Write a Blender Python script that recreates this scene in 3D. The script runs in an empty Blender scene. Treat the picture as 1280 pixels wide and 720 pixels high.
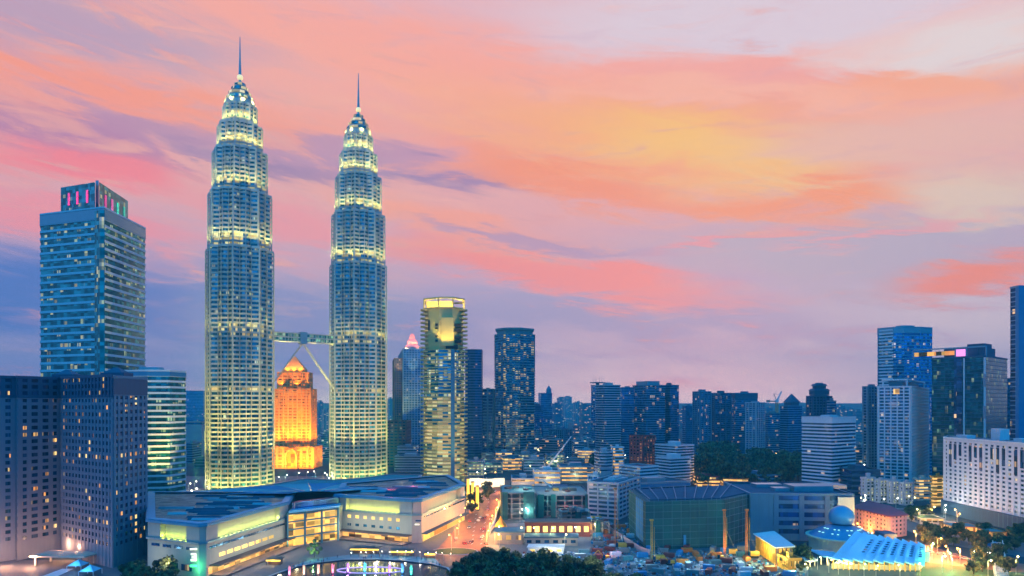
import bpy, math, random
from math import pi, sin, cos, tan, atan2, radians, sqrt
random.seed(7)
R = random.Random(11)
F, HZ, CZ = 850.0, 505.0, 85.0
HAZE = 0.00015
sc = bpy.context.scene
COL = sc.collection
# ---------------------------------------------------------------- camera
cd = bpy.data.cameras.new('camera'); cam = bpy.data.objects.new('camera', cd); COL.objects.link(cam)
cam.location = (0, 0, CZ); cam.rotation_euler = (radians(90), 0, 0)
cd.sensor_width = 36; cd.lens = 36*F/1280; cd.shift_y = (HZ-360)/1280.0
cd.clip_start = 1; cd.clip_end = 60000
sc.camera = cam
sc.view_settings.view_transform = 'Standard'
try: sc.view_settings.look = 'None'
except Exception: pass
sc.view_settings.exposure = 0.0; sc.view_settings.gamma = 1.0
sc.render.engine = 'CYCLES'
cy = sc.cycles
cy.use_denoising = True; cy.max_bounces = 6; cy.diffuse_bounces = 2; cy.glossy_bounces = 3; cy.transmission_bounces = 4
cy.volume_bounces = 0; cy.transparent_max_bounces = 8; cy.sample_clamp_indirect = 4; cy.caustics_reflective = False; cy.caustics_refractive = False
cy.use_light_tree = True

def s2l(c):
    return tuple((x/255/12.92 if x/255 <= .04045 else ((x/255+.055)/1.055)**2.4) for x in c)

# ---------------------------------------------------------------- world : dusk sky
wd = bpy.data.worlds.new('World'); sc.world = wd; wd.use_nodes = True
nt = wd.node_tree; nt.nodes.clear()
class NG:
    def __init__(s, nt): s.nt = nt
    def n(s, t, **kw):
        x = s.nt.nodes.new(t)
        for k, v in kw.items(): setattr(x, k, v)
        return x
    def put(s, sock, v):
        if hasattr(v, 'is_linked') or isinstance(v, bpy.types.NodeSocket): s.nt.links.new(v, sock)
        elif isinstance(v, (tuple, list)):
            sock.default_value = tuple(v)+(1,) if len(sock.default_value) == 4 and len(v) == 3 else tuple(v)
        else: sock.default_value = v
    def m(s, op, a, b=None, c=None, clamp=False):
        x = s.n('ShaderNodeMath', operation=op); x.use_clamp = clamp
        s.put(x.inputs[0], a)
        if b is not None: s.put(x.inputs[1], b)
        if c is not None: s.put(x.inputs[2], c)
        return x.outputs[0]
    def mix(s, f, a, b):
        x = s.n('ShaderNodeMix', data_type='RGBA'); s.put(x.inputs[0], f); s.put(x.inputs[6], a); s.put(x.inputs[7], b)
        return x.outputs[2]
    def sstep(s, v, a, b, x0=0., x1=1.):
        x = s.n('ShaderNodeMapRange', interpolation_type='SMOOTHSTEP')
        s.put(x.inputs[0], v); s.put(x.inputs[1], a); s.put(x.inputs[2], b); s.put(x.inputs[3], x0); s.put(x.inputs[4], x1)
        return x.outputs[0]
    def comb(s, x_, y_, z_):
        x = s.n('ShaderNodeCombineXYZ'); s.put(x.inputs[0], x_); s.put(x.inputs[1], y_); s.put(x.inputs[2], z_); return x.outputs[0]
    def noise(s, vec, scale, detail=4, rough=.55, dist=0.):
        x = s.n('ShaderNodeTexNoise'); s.put(x.inputs['Vector'], vec); x.inputs['Scale'].default_value = scale
        x.inputs['Detail'].default_value = detail; x.inputs['Roughness'].default_value = rough; x.inputs['Distortion'].default_value = dist
        return x.outputs['Fac']
g = NG(nt)
tc = g.n('ShaderNodeTexCoord'); sp = g.n('ShaderNodeSeparateXYZ'); nt.links.new(tc.outputs['Generated'], sp.inputs[0])
X, Yc, Z = sp.outputs
az = g.m('ARCTAN2', X, Yc)
hyp = g.m('SQRT', g.m('ADD', g.m('MULTIPLY', X, X), g.m('MULTIPLY', Yc, Yc)))
el = g.m('ARCTAN2', Z, hyp)
# warp : long streaks that tilt slightly
wv = g.comb(g.m('MULTIPLY', az, 1.0), g.m('ADD', g.m('MULTIPLY', el, 4.0), g.m('MULTIPLY', az, .55)), 0.0)
n1 = g.noise(wv, 2.2, 5, .55, .6)
n2 = g.noise(g.comb(g.m('MULTIPLY', az, 2.2), g.m('ADD', g.m('MULTIPLY', el, 13.0), g.m('MULTIPLY', az, 2.2)), 3.7), 2.0, 6, .6, .8)
n3 = g.noise(g.comb(g.m('MULTIPLY', az, 5.0), g.m('MULTIPLY', el, 34.0), 8.1), 1.7, 6, .62, .5)
n4 = g.noise(g.comb(g.m('MULTIPLY', az, 1.6), g.m('MULTIPLY', el, 5.0), 1.3), 1.5, 4, .5, .3)
aw = g.m('ADD', az, g.m('MULTIPLY', g.m('SUBTRACT', n1, .5), .34))
ew = g.m('ADD', el, g.m('ADD', g.m('MULTIPLY', g.m('SUBTRACT', n2, .5), .10), g.m('MULTIPLY', g.m('SUBTRACT', n3, .5), .035)))
def skyxy(px, py):
    a = math.atan((px-640)/F); e = math.atan((HZ-py)/F*math.cos(a)); return a, e
def blob(col, px, py, rx, ry, rot, c, k, soft=1.0, w=1.0):
    a0, e0 = skyxy(px, py); rx, ry = rx/F*cos(a0), ry/F
    da = g.m('SUBTRACT', aw, a0); de = g.m('SUBTRACT', ew, e0)
    r = radians(rot)
    u = g.m('ADD', g.m('MULTIPLY', da, cos(r)/rx), g.m('MULTIPLY', de, sin(r)/rx))
    v = g.m('ADD', g.m('MULTIPLY', da, -sin(r)/ry), g.m('MULTIPLY', de, cos(r)/ry))
    d = g.m('ADD', g.m('MULTIPLY', u, u), g.m('MULTIPLY', v, v))
    ex = g.m('EXPONENT', g.m('MULTIPLY', d, -1.0))
    st = g.m('ADD', g.m('MULTIPLY', g.m('SUBTRACT', n2, .5), 1.0*soft), g.m('MULTIPLY', g.m('SUBTRACT', n3, .5), .5*soft))
    st = g.m('MULTIPLY', st, g.m('MULTIPLY', g.m('SUBTRACT', 1.15, ex), 1.0))
    f = g.m('MULTIPLY', g.sstep(g.m('ADD', ex, st), .10, .92), k, clamp=True)
    return g.mix(f, col, s2l(c))
ramp = g.n('ShaderNodeValToRGB'); cr = ramp.color_ramp
def stops(cr, lst):
    cr.interpolation = 'B_SPLINE' if False else 'EASE'
    while len(cr.elements) > 2: cr.elements.remove(cr.elements[-1])
    cr.elements[0].position = lst[0][0]; cr.elements[0].color = s2l(lst[0][1])+(1,)
    cr.elements[1].position = lst[-1][0]; cr.elements[1].color = s2l(lst[-1][1])+(1,)
    for p_, c_ in lst[1:-1]:
        e_ = cr.elements.new(p_); e_.color = s2l(c_)+(1,)
def pe(py): return math.atan((HZ-py)/F)/0.62
nt.links.new(g.m('MULTIPLY', ew, 1/0.62), ramp.inputs[0])
stops(cr, [(0.0, (255,226,216)), (pe(450), (236,200,204)), (pe(390), (190,168,196)), (pe(330), (214,166,184)), (pe(260), (236,170,168)),
           (pe(180), (246,166,156)), (pe(90), (252,172,158)), (pe(20), (236,180,184)), (1.0, (190,180,212))])
c = ramp.outputs[0]
# big masses (left blue-violet, right grey-mauve, salmon streaks, orange glow)
c = blob(c, 60, 378, 330, 58, 0, (88,118,192), 1.0, .4)
c = blob(c, 420, 420, 250, 60, 0, (146,142,190), .9, .5)
c = blob(c, 60, 470, 300, 40, 0, (138,140,192), .8, .5)
c = blob(c, 1150, 420, 330, 64, 0, (226,202,204), .9, .5)
c = blob(c, 820, 420, 260, 34, 0, (196,170,194), .7, .5)
c = blob(c, 1060, 315, 330, 52, -2, (192,174,190), 1.0)
c = blob(c, 780, 395, 230, 26, -4, (164,156,192), .8)
c = blob(c, 90, 18, 270, 40, 0, (190,162,186), .9, .5)
c = blob(c, 180, 168, 260, 22, -2, (184,140,174), .8, .8)
c = blob(c, 60, 160, 130, 24, -4, (190,130,166), .8)
c = blob(c, 420, 190, 250, 20, -6, (194,144,174), .9, .8)
c = blob(c, 560, 224, 120, 14, -4, (160,130,172), .8, .6)
c = blob(c, 330, 205, 110, 12, 0, (160,126,170), .8)
c = blob(c, 130, 108, 330, 20, -1, (255,158,132), 1.0, .8)
c = blob(c, 80, 200, 130, 22, 4, (255,132,138), .9, 1.3)
c = blob(c, 30, 262, 200, 20, -6, (250,150,156), .9)
c = blob(c, 360, 282, 170, 26, -8, (246,152,158), .9)
c = blob(c, 470, 60, 300, 46, -6, (255,170,152), .9)
c = blob(c, 700, 340, 210, 24, -12, (255,146,136), 1.1)
c = blob(c, 560, 280, 160, 22, -10, (255,164,138), .9)
c = blob(c, 660, 300, 150, 9, -8, (180,150,184), .8)
c = blob(c, 1010, 12, 400, 46, -4, (226,206,216), 1.1, .7)
c = blob(c, 1250, 60, 230, 34, -6, (232,220,218), .9)
c = blob(c, 840, 190, 330, 58, -11, (255,176,122), 1.0, .8)
c = blob(c, 900, 195, 190, 32, -14, (255,200,112), .85, .6)
c = blob(c, 720, 225, 180, 24, -12, (255,148,104), .8)
c = blob(c, 1010, 246, 170, 14, 0, (255,156,108), .9)
c = blob(c, 1180, 108, 250, 18, -2, (255,170,130), .9)
c = blob(c, 1140, 175, 260, 34, -3, (238,188,170), .8)
c = blob(c, 900, 130, 220, 14, -8, (255,186,160), .7)
c = blob(c, 1262, 238, 110, 34, 0, (232,206,180), .8)
c = blob(c, 1100, 290, 140, 7, 3, (246,160,160), .7)
c = blob(c, 1230, 345, 120, 18, 4, (255,140,104), 1.0)
c = blob(c, 880, 300, 90, 7, 8, (250,150,150), .7)
# fine wisps
wf = g.m('MULTIPLY', g.sstep(n3, .50, .72), .30)
c = g.mix(wf, c, g.mix(g.sstep(n4, .42, .6), s2l((208,160,182)), s2l((255,190,168))))
wf2 = g.m('MULTIPLY', g.sstep(n2, .56, .74), .28)
c = g.mix(wf2, c, s2l((196,150,178)))
# the sky opposite the sunset and overhead : deep dusk blue
back = g.sstep(Yc, .55, .12)
top = g.sstep(el, .54, .74)
c = g.mix(top, c, (.0, .56, 1.25))
blue = g.mix(g.sstep(el, .0, .9), (.0, .58, 1.36), (.0, .60, 1.4))
left = g.m('MULTIPLY', g.sstep(X, .45, .97), g.sstep(el, 1.0, .2))
left = g.m('MULTIPLY', g.sstep(X, -.45, -.95), g.sstep(el, 1.0, .2))
blue = g.mix(left, blue, (.26, .50, .95))
blue = g.mix(g.m('MULTIPLY', g.sstep(X, .1, .9), .55), blue, (.0, .12, .5))
c = g.mix(back, c, blue)
c = g.mix(g.sstep(el, -.02, -.12), c, s2l((40,60,90)))
sky = g.n('ShaderNodeTexSky', sky_type='NISHITA'); sky.sun_disc = False
sky.sun_elevation = radians(1.0); sky.sun_rotation = radians(16); sky.altitude = 80; sky.air_density = 1.2; sky.dust_density = 1.5
b1 = g.n('ShaderNodeBackground'); nt.links.new(c, b1.inputs[0]); b1.inputs[1].default_value = 1.0
b2 = g.n('ShaderNodeBackground'); nt.links.new(sky.outputs[0], b2.inputs[0]); b2.inputs[1].default_value = 0.03
ad = g.n('ShaderNodeAddShader'); nt.links.new(b1.outputs[0], ad.inputs[0]); nt.links.new(b2.outputs[0], ad.inputs[1])
wo = g.n('ShaderNodeOutputWorld'); nt.links.new(ad.outputs[0], wo.inputs[0])
wd.cycles.sampling_method = 'MANUAL'; wd.cycles.sample_map_resolution = 512
# afterglow : weak warm low sun from behind the orange cloud
sd = bpy.data.lights.new('sun', 'SUN'); sd.energy = 0.2; sd.angle = radians(12); sd.color = (1, .62, .42)
so = bpy.data.objects.new('sun', sd); COL.objects.link(so)
so.rotation_euler = (radians(-84), 0, radians(-16)); so.location = (0, 0, 900)

# ---------------------------------------------------------------- materials
def new_mat(name):
    m = bpy.data.materials.new(name); m.use_nodes = True; m.node_tree.nodes.clear(); return m, NG(m.node_tree)
def finish(m, g, **kw):
    b = g.n('ShaderNodeBsdfPrincipled')
    for k, v in kw.items(): g.put(b.inputs[k.replace('_', ' ')], v)
    o = g.n('ShaderNodeOutputMaterial'); g.nt.links.new(b.outputs[0], o.inputs[0]); return m
def pos(g):
    ge = g.n('ShaderNodeNewGeometry'); s_ = g.n('ShaderNodeSeparateXYZ'); g.nt.links.new(ge.outputs['Position'], s_.inputs[0])
    return ge, s_.outputs
def plain(name, rgb, rough=.7, metal=0., var=.26, scale=.25, bump=0., streak=False, spec=.5):
    m, g = new_mat(name); ge, p = pos(g)
    v = ge.outputs['Position']
    if streak: v = g.comb(g.m('MULTIPLY', p[0], 3.), g.m('MULTIPLY', p[1], 3.), g.m('MULTIPLY', p[2], .25))
    n = g.noise(v, scale, 6, .65)
    c = g.mix(n, tuple(x*(1-var*1.6) for x in rgb), tuple(min(1, x*(1+var*1.2)) for x in rgb))
    kw = dict(Specular_IOR_Level=spec, Base_Color=c, Roughness=g.m('ADD', rough-.12, g.m('MULTIPLY', n, .24)), Metallic=metal)
    if bump:
        bn = g.n('ShaderNodeBump'); bn.inputs['Strength'].default_value = bump
        g.nt.links.new(g.noise(ge.outputs['Position'], scale*5, 5), bn.inputs['Height']); kw['Normal'] = bn.outputs[0]
    return finish(m, g, **kw)
def glow(name, rgb, st):
    m, g = new_mat(name); return finish(m, g, Base_Color=rgb, Emission_Color=rgb, Emission_Strength=st)
def lit_cells(g, p, cw, fh, prob, z0=0.0):
    cx = g.m('FLOOR', g.m('DIVIDE', g.m('ADD', p[0], 5000), cw)); cyy = g.m('FLOOR', g.m('DIVIDE', g.m('ADD', p[1], 5000), cw))
    cz = g.m('FLOOR', g.m('DIVIDE', g.m('ADD', p[2], .4-z0), fh))
    wn = g.n('ShaderNodeTexWhiteNoise', noise_dimensions='3D'); g.nt.links.new(g.comb(cx, cyy, cz), wn.inputs['Vector'])
    s_ = g.n('ShaderNodeSeparateXYZ'); g.nt.links.new(wn.outputs['Color'], s_.inputs[0])
    wf = g.n('ShaderNodeTexWhiteNoise', noise_dimensions='1D'); g.nt.links.new(cz, wf.inputs['W'])
    # whole floors that work late
    fl = g.m('MULTIPLY', g.m('GREATER_THAN', wf.outputs['Value'], .88), prob*2.0)
    lit = g.m('LESS_THAN', s_.outputs[0], g.m('ADD', fl, prob))
    return lit, s_.outputs
def glass(name, tint, prob=.08, cw=3.2, fh=3.7, lit=(1., .72, .28), lit2=(1., .93, .6), st=1.1, rough=.16, metal=.65, z0=0.):
    m, g = new_mat(name); ge, p = pos(g)
    on, h = lit_cells(g, p, cw, fh, prob, z0)
    fx = g.m('FRACT', g.m('DIVIDE', g.m('ADD', g.m('ADD', p[0], p[1]), 9000), cw))
    on = g.m('MULTIPLY', on, g.m('ADD', .25, g.m('MULTIPLY', g.m('GREATER_THAN', fx, .38), .75))) if prob < .5 else on
    col = g.mix(g.m('POWER', h[1], 2.), tuple(x*.5 for x in tint), tuple(min(1, x*1.9) for x in tint))
    ec = g.mix(h[2], lit, lit2)
    es = g.m('MULTIPLY', on, g.m('MULTIPLY', g.m('ADD', .35, h[1]), st))
    return finish(m, g, Base_Color=col, Metallic=g.m('MULTIPLY', g.m('SUBTRACT', 1., on), metal), Roughness=g.m('ADD', rough, g.m('MULTIPLY', h[2], .1)),
                  Emission_Color=ec, Emission_Strength=es)
def farwall(name, wall, gl, prob=.06, cw=4., fh=3.6, lit=(1., .75, .35), st=.9, band=.45, vert=0.):
    """wall of a small distant block: floors and windows in the material"""
    m, g = new_mat(name); ge, p = pos(g)
    on, h = lit_cells(g, p, cw, fh, prob)
    fz = g.m('FRACT', g.m('DIVIDE', g.m('ADD', p[2], .4), fh))
    win = g.m('GREATER_THAN', fz, band)
    if vert:
        fx = g.m('FRACT', g.m('DIVIDE', g.m('ADD', p[0], 5000), cw)); win = g.m('MULTIPLY', win, g.m('GREATER_THAN', fx, vert))
    nz = g.n('ShaderNodeSeparateXYZ'); g.nt.links.new(ge.outputs['Normal'], nz.inputs[0])
    side = g.m('LESS_THAN', g.m('ABSOLUTE', nz.outputs[2]), .5)
    win = g.m('MULTIPLY', win, side)
    n = g.noise(ge.outputs['Position'], .05, 5)
    wc = g.mix(n, tuple(x*.75 for x in wall), tuple(x*1.2 for x in wall))
    col = g.mix(win, wc, g.mix(h[1], tuple(x*.6 for x in gl), tuple(x*1.4 for x in gl)))
    return finish(m, g, Base_Color=col, Metallic=g.m('MULTIPLY', win, .5), Roughness=g.m('SUBTRACT', .75, g.m('MULTIPLY', win, .5)),
                  Emission_Color=lit, Emission_Strength=g.m('MULTIPLY', g.m('MULTIPLY', on, win), st))

M = {}
M['stone'] = plain('pale_stone', (.19,.22,.30), .75, streak=True, var=.16)
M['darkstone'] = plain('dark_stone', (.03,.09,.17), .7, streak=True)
M['white'] = plain('white_paint', (.60,.66,.76), .6, streak=True, var=.12)
M['offwhite'] = plain('offwhite_render', (.40,.44,.52), .7, streak=True, var=.15)
M['pinkwall'] = plain('pink_render', (.46,.34,.40), .8, streak=True, var=.12)
M['grey'] = plain('grey_concrete', (.24,.25,.27), .85, bump=.2)
M['dgrey'] = plain('dark_concrete', (.09,.10,.12), .85)
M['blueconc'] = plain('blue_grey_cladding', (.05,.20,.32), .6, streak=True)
M['tealclad'] = plain('teal_cladding', (.07,.22,.27), .55, streak=True)
M['steel'] = plain('stainless_steel', (.40,.46,.46), .42, .4, var=.12)
M['bsteel'] = plain('blue_steel', (.22,.36,.46), .4, .5, var=.12)
M['olit_stone'] = plain('orange_lit_stone', (.55,.34,.14), .7, streak=True, var=.15)  # orange of the floodlights mixed into the stone colour
M['ylit_wall'] = plain('yellow_lit_render', (.62,.50,.20), .7, streak=True, var=.12)  # wall colour carries the yellow of the tower's lighting
M['brown'] = plain('brown_stone', (.13,.085,.09), .7, streak=True)
M['red'] = plain('red_brick', (.20,.045,.05), .8)
M['cream'] = plain('cream_stone', (.50,.47,.42), .7, streak=True, var=.12)
M['roof'] = plain('roof_grey', (.045,.11,.18), .95, scale=.12, spec=.1)
M['purple'] = plain('purple_roof_tiles', (.20,.06,.12), .75, scale=.6)
M['metalroof'] = plain('blue_metal_roof', (.04,.22,.44), .35, .2, var=.12)
M['skyroof'] = plain('pale_blue_roof', (.16,.52,.80), .4, .1, var=.1)
M['yellowp'] = plain('yellow_paint', (.55,.30,.04), .5)
M['orangep'] = plain('orange_paint', (.55,.16,.03), .5)
M['bark'] = plain('bark', (.07,.05,.035), .9)
M['asphalt'] = plain('asphalt', (.055,.05,.05), .8, scale=.2)
M['paving'] = plain('paving', (.10,.11,.15), .75, scale=.15)
M['greennet'] = plain('green_netting', (.01,.15,.15), .8, streak=True, var=.3, scale=.4)
m, g = new_mat('green_netting'); ge, p = pos(g)
wn = g.n('ShaderNodeTexWhiteNoise', noise_dimensions='3D'); g.nt.links.new(g.comb(g.m('FLOOR', g.m('DIVIDE', p[0], 5.2)), g.m('FLOOR', g.m('DIVIDE', p[1], 30)), g.m('FLOOR', g.m('DIVIDE', p[2], 6.))), wn.inputs['Vector'])
nf_ = g.m('ADD', g.m('MULTIPLY', wn.outputs['Value'], .55), g.m('MULTIPLY', g.noise(g.comb(g.m('MULTIPLY', p[0], 2.), g.m('MULTIPLY', p[1], 2.), g.m('MULTIPLY', p[2], .12)), .5, 5), .6))
M['greennet'] = finish(m, g, Base_Color=g.mix(nf_, (.003, .04, .07), (.008, .13, .14)), Roughness=.8)
M['bluenet'] = plain('blue_netting', (.02,.22,.50), .8, streak=True)
M['black'] = plain('black_rubber', (.015,.015,.015), .7)
M['lawn'] = plain('lawn', (.03,.08,.03), .9, scale=.5)
M['y_lamp'] = glow('lamp_yellow', (1., .80, .30), 14)
M['w_lamp'] = glow('lamp_white', (1., .95, .75), 16)
M['o_lamp'] = glow('lamp_orange', (1., .42, .08), 14)
M['g_lamp'] = glow('lamp_green', (.45, 1., .55), 9)
M['r_lamp'] = glow('lamp_red', (1., .08, .05), 8)
M['b_lamp'] = glow('lamp_blue', (.2, .6, 1.), 8)
M['shopy'] = glass('shop_glazing', (.1,.08,.06), .75, 4.5, 3.0, (1.,.42,.06), (1.,.70,.22), 1.1, .3, .1)
M['g_teal'] = glass('teal_glass', (.02,.22,.25), .08, 3.6, 3.1, (1.,.72,.12), (.7,.85,.3), .42)
M['g_blue'] = glass('blue_glass', (.03,.20,.48), .035, 3.0, 3.6, (1.,.66,.2), (1.,.85,.4), .5)
M['g_navy'] = glass('navy_glass', (.015,.09,.26), .022, 3.0, 3.7, (1.,.55,.2), (1.,.8,.35), .5)
M['g_dark'] = glass('dark_glass', (.02,.07,.16), .05, 3.4, 3.6, (1.,.50,.12), (1.,.8,.35), .9, .2, .4)
M['g_hotel'] = glass('hotel_window_glass', (.02,.05,.12), .09, 2.6, 3.7, (1.,.38,.06), (1.,.70,.22), 1.3, .2, .4)
M['g_condo'] = glass('condo_glass', (.03,.16,.34), .06, 3.6, 3.5, (1.,.5,.12), (1.,.75,.3), .55)
M['g_green'] = glass('green_dark_glass', (.012,.10,.13), .07, 2.4, 3.8, (.85,.7,.2), (.4,.85,.35), .26)
M['g_busy'] = glass('late_office_glass', (.04,.26,.40), .36, 4.6, 3.7, (1.,.74,.12), (.9,.9,.3), .62)
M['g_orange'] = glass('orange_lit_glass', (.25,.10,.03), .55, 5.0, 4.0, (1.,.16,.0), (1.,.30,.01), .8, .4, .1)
M['g_pet'] = glass('tower_glass', (.03,.22,.34), .035, 2.4, 4.4, (1.,.74,.18), (.9,.95,.4), .5, .22, .55)
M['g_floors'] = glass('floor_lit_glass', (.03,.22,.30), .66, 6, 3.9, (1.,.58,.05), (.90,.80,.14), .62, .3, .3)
M['g_petlit'] = glass('tower_glass_lit', (.08,.24,.32), .50, 4., 4.4, (1.,.62,.06), (1.,.78,.16), .7, .22, .4)

# ---------------------------------------------------------------- mesh helpers
def gx(px, Y): return (px-640)/F*Y
def gz(py, Y): return CZ+(HZ-py)/F*Y
def gY(py, z=0.): return (CZ-z)*F/(py-HZ)
def gp(px, py, z=0.): Y = gY(py, z); return (gx(px, Y), Y)
def area(p): return sum(p[i][0]*p[(i+1) % len(p)][1]-p[(i+1) % len(p)][0]*p[i][1] for i in range(len(p)))/2
def ccw(p): p = [tuple(q) for q in p]; return p if area(p) > 0 else p[::-1]
def offset(p, d):
    n = len(p); out = []
    for i in range(n):
        a, b, c_ = p[i-1], p[i], p[(i+1) % n]
        e1 = (b[0]-a[0], b[1]-a[1]); e2 = (c_[0]-b[0], c_[1]-b[1])
        l1 = math.hypot(*e1) or 1; l2 = math.hypot(*e2) or 1
        n1 = (e1[1]/l1, -e1[0]/l1); n2 = (e2[1]/l2, -e2[0]/l2)
        k = 1+n1[0]*n2[0]+n1[1]*n2[1]; k = max(k, .35)
        out.append((b[0]+(n1[0]+n2[0])/k*d, b[1]+(n1[1]+n2[1])/k*d))
    return out
class MB:
    def __init__(s): s.v = []; s.f = []; s.mi = []; s.cur = 0
    def quad(s, *pts):
        i = len(s.v); s.v += [tuple(p) for p in pts]; s.f.append(tuple(range(i, i+len(pts)))); s.mi.append(s.cur); return s
    def prism(s, poly, z0, z1, cap=True, bot=False, top=None):
        n = len(poly); i = len(s.v); top = top or poly
        s.v += [(x, y, z0) for x, y in poly]+[(x, y, z1) for x, y in top]
        for k in range(n):
            j = (k+1) % n; s.f.append((i+k, i+j, i+n+j, i+n+k)); s.mi.append(s.cur)
        if cap: s.f.append(tuple(range(i+n, i+2*n))); s.mi.append(s.cur)
        if bot: s.f.append(tuple(range(i+n-1, i-1, -1))); s.mi.append(s.cur)
        return s
    def ring(s, p0, p1, z0, z1):      # solid collar from outline p0 (inner) to p1 (outer)
        n = len(p0)
        for k in range(n):
            j = (k+1) % n; a, b, c_, d = p0[k], p0[j], p1[k], p1[j]
            s.quad((*c_, z0), (*d, z0), (*d, z1), (*c_, z1))
            s.quad((*c_, z1), (*d, z1), (*b, z1), (*a, z1))
            s.quad((*a, z0), (*b, z0), (*d, z0), (*c_, z0))
        return s
    def box(s, x, y, z, sx, sy, sz, rz=0.):   # centre of base
        c_, q = cos(rz), sin(rz)
        P = [(x+dx*sx/2*c_-dy*sy/2*q, y+dx*sx/2*q+dy*sy/2*c_) for dx, dy in ((-1, -1), (1, -1), (1, 1), (-1, 1))]
        return s.prism(P, z, z+sz, bot=True)
    def beam(s, a, b, w, h=None, n=4, w2=None):
        h = h or w; w2 = w2 or w
        ax = [b[i]-a[i] for i in range(3)]; L = sqrt(sum(q*q for q in ax)) or 1; ax = [q/L for q in ax]
        up = (0, 0, 1) if abs(ax[2]) < .95 else (0, 1, 0)
        r = (ax[1]*up[2]-ax[2]*up[1], ax[2]*up[0]-ax[0]*up[2], ax[0]*up[1]-ax[1]*up[0]); l = sqrt(sum(q*q for q in r)); r = [q/l for q in r]
        u = (r[1]*ax[2]-r[2]*ax[1], r[2]*ax[0]-r[0]*ax[2], r[0]*ax[1]-r[1]*ax[0])
        i = len(s.v)
        for e, ww in ((a, 1.), (b, w2/w)):
            for k in range(n):
                t = 2*pi*(k+.5)/n; q = 1/cos(pi/n) if n == 4 else 1
                s.v.append(tuple(e[m_]+(r[m_]*cos(t)*w/2*q+u[m_]*sin(t)*h/2*q)*ww for m_ in range(3)))
        for k in range(n):
            j = (k+1) % n; s.f.append((i+k, i+j, i+n+j, i+n+k)); s.mi.append(s.cur)
        s.f.append(tuple(range(i+n-1, i-1, -1))); s.mi.append(s.cur); s.f.append(tuple(range(i+n, i+2*n))); s.mi.append(s.cur)
        return s
    def lathe(s, prof, x=0, y=0, n=24, a0=0, a1=2*pi):
        full = abs(a1-a0-2*pi) < 1e-6; m_ = n if full else n+1; i = len(s.v)
        for r, z in prof:
            for k in range(m_):
                t = a0+(a1-a0)*k/n; s.v.append((x+r*cos(t), y+r*sin(t), z))
        for q in range(len(prof)-1):
            for k in range(n):
                j = (k+1) % m_; s.f.append((i+q*m_+k, i+q*m_+j, i+(q+1)*m_+j, i+(q+1)*m_+k)); s.mi.append(s.cur)
        return s
    def ball(s, x, y, z, r, n=10):
        return s.lathe([(max(.001, r*sin(pi*k/(n//2+2))), z-r*cos(pi*k/(n//2+2))) for k in range(n//2+3)], x, y, n)
    def mesh(s, name, mats, o=(0, 0, 0), smooth=False):
        me = bpy.data.meshes.new(name); me.from_pydata([(a-o[0], b-o[1], c_-o[2]) for a, b, c_ in s.v], [], s.f)
        for m_ in (mats if isinstance(mats, (list, tuple)) else [mats]): me.materials.append(M[m_] if isinstance(m_, str) else m_)
        if any(s.mi): me.polygons.foreach_set('material_index', s.mi)
        if smooth: me.polygons.foreach_set('use_smooth', [True]*len(me.polygons))
        me.update(); return me
    def build(s, name, mats, parent=None, loc=None, smooth=False):
        o = tuple(parent.location) if parent and not parent.get('_sub') else (loc or (0, 0, 0))
        me = s.mesh(name, mats, o, smooth); ob = bpy.data.objects.new(name, me); COL.objects.link(ob)
        if parent: ob.parent = parent
        elif loc: ob.location = loc
        return ob
def tag(o, label, cat, group=None, kind=None):
    if label: o['label'] = label
    if cat: o['category'] = cat
    if group: o['group'] = group
    if kind: o['kind'] = kind
    return o
def thing(name, label, cat, loc, group=None, rz=0.):
    o = bpy.data.objects.new(name, None); COL.objects.link(o); o.location = loc; o.rotation_euler = (0, 0, rz); o.empty_display_size = .1
    return tag(o, label, cat, group)
def link(name, me, parent, loc=(0, 0, 0), rz=0.):
    o = bpy.data.objects.new(name, me); COL.objects.link(o); o.parent = parent; o.location = loc; o.rotation_euler = (0, 0, rz); return o
def dup(root, loc, rz=0., label=None, sc_=1.):
    r = root.copy(); COL.objects.link(r); r.location = loc; r.rotation_euler = (0, 0, rz); r.scale = (sc_, sc_, sc_)
    if label: r['label'] = label
    for ch in root.children:
        c_ = ch.copy(); COL.objects.link(c_); c_.parent = r
        for g_ in ch.children:
            d = g_.copy(); COL.objects.link(d); d.parent = c_
    return r
def sub(mb, name, mat, part, root):   # sub-part: world coordinates, two levels down
    me = mb.mesh(name, mat, tuple(root.location)); o = bpy.data.objects.new(name, me); COL.objects.link(o); o.parent = part
    o.location = tuple(-q for q in part.location); return o
def struct(mb, name, mat):
    o = mb.build(name, mat); o['kind'] = 'structure'; return o
def spot(loc, rot, power, col, size=60, blend=.6, rad=.5):
    l = bpy.data.lights.new('spot', 'SPOT'); l.energy = power; l.color = col; l.spot_size = radians(size); l.spot_blend = blend; l.shadow_soft_size = rad
    o = bpy.data.objects.new('floodlight_beam', l); COL.objects.link(o); o.location = loc
    from mathutils import Vector
    o.rotation_euler = Vector(rot).to_track_quat('-Z', 'Y').to_euler(); return o
def point(loc, power, col, rad=.4):
    l = bpy.data.lights.new('point', 'POINT'); l.energy = power; l.color = col; l.shadow_soft_size = rad
    o = bpy.data.objects.new('lamp_light', l); COL.objects.link(o); o.location = loc; return o

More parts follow.
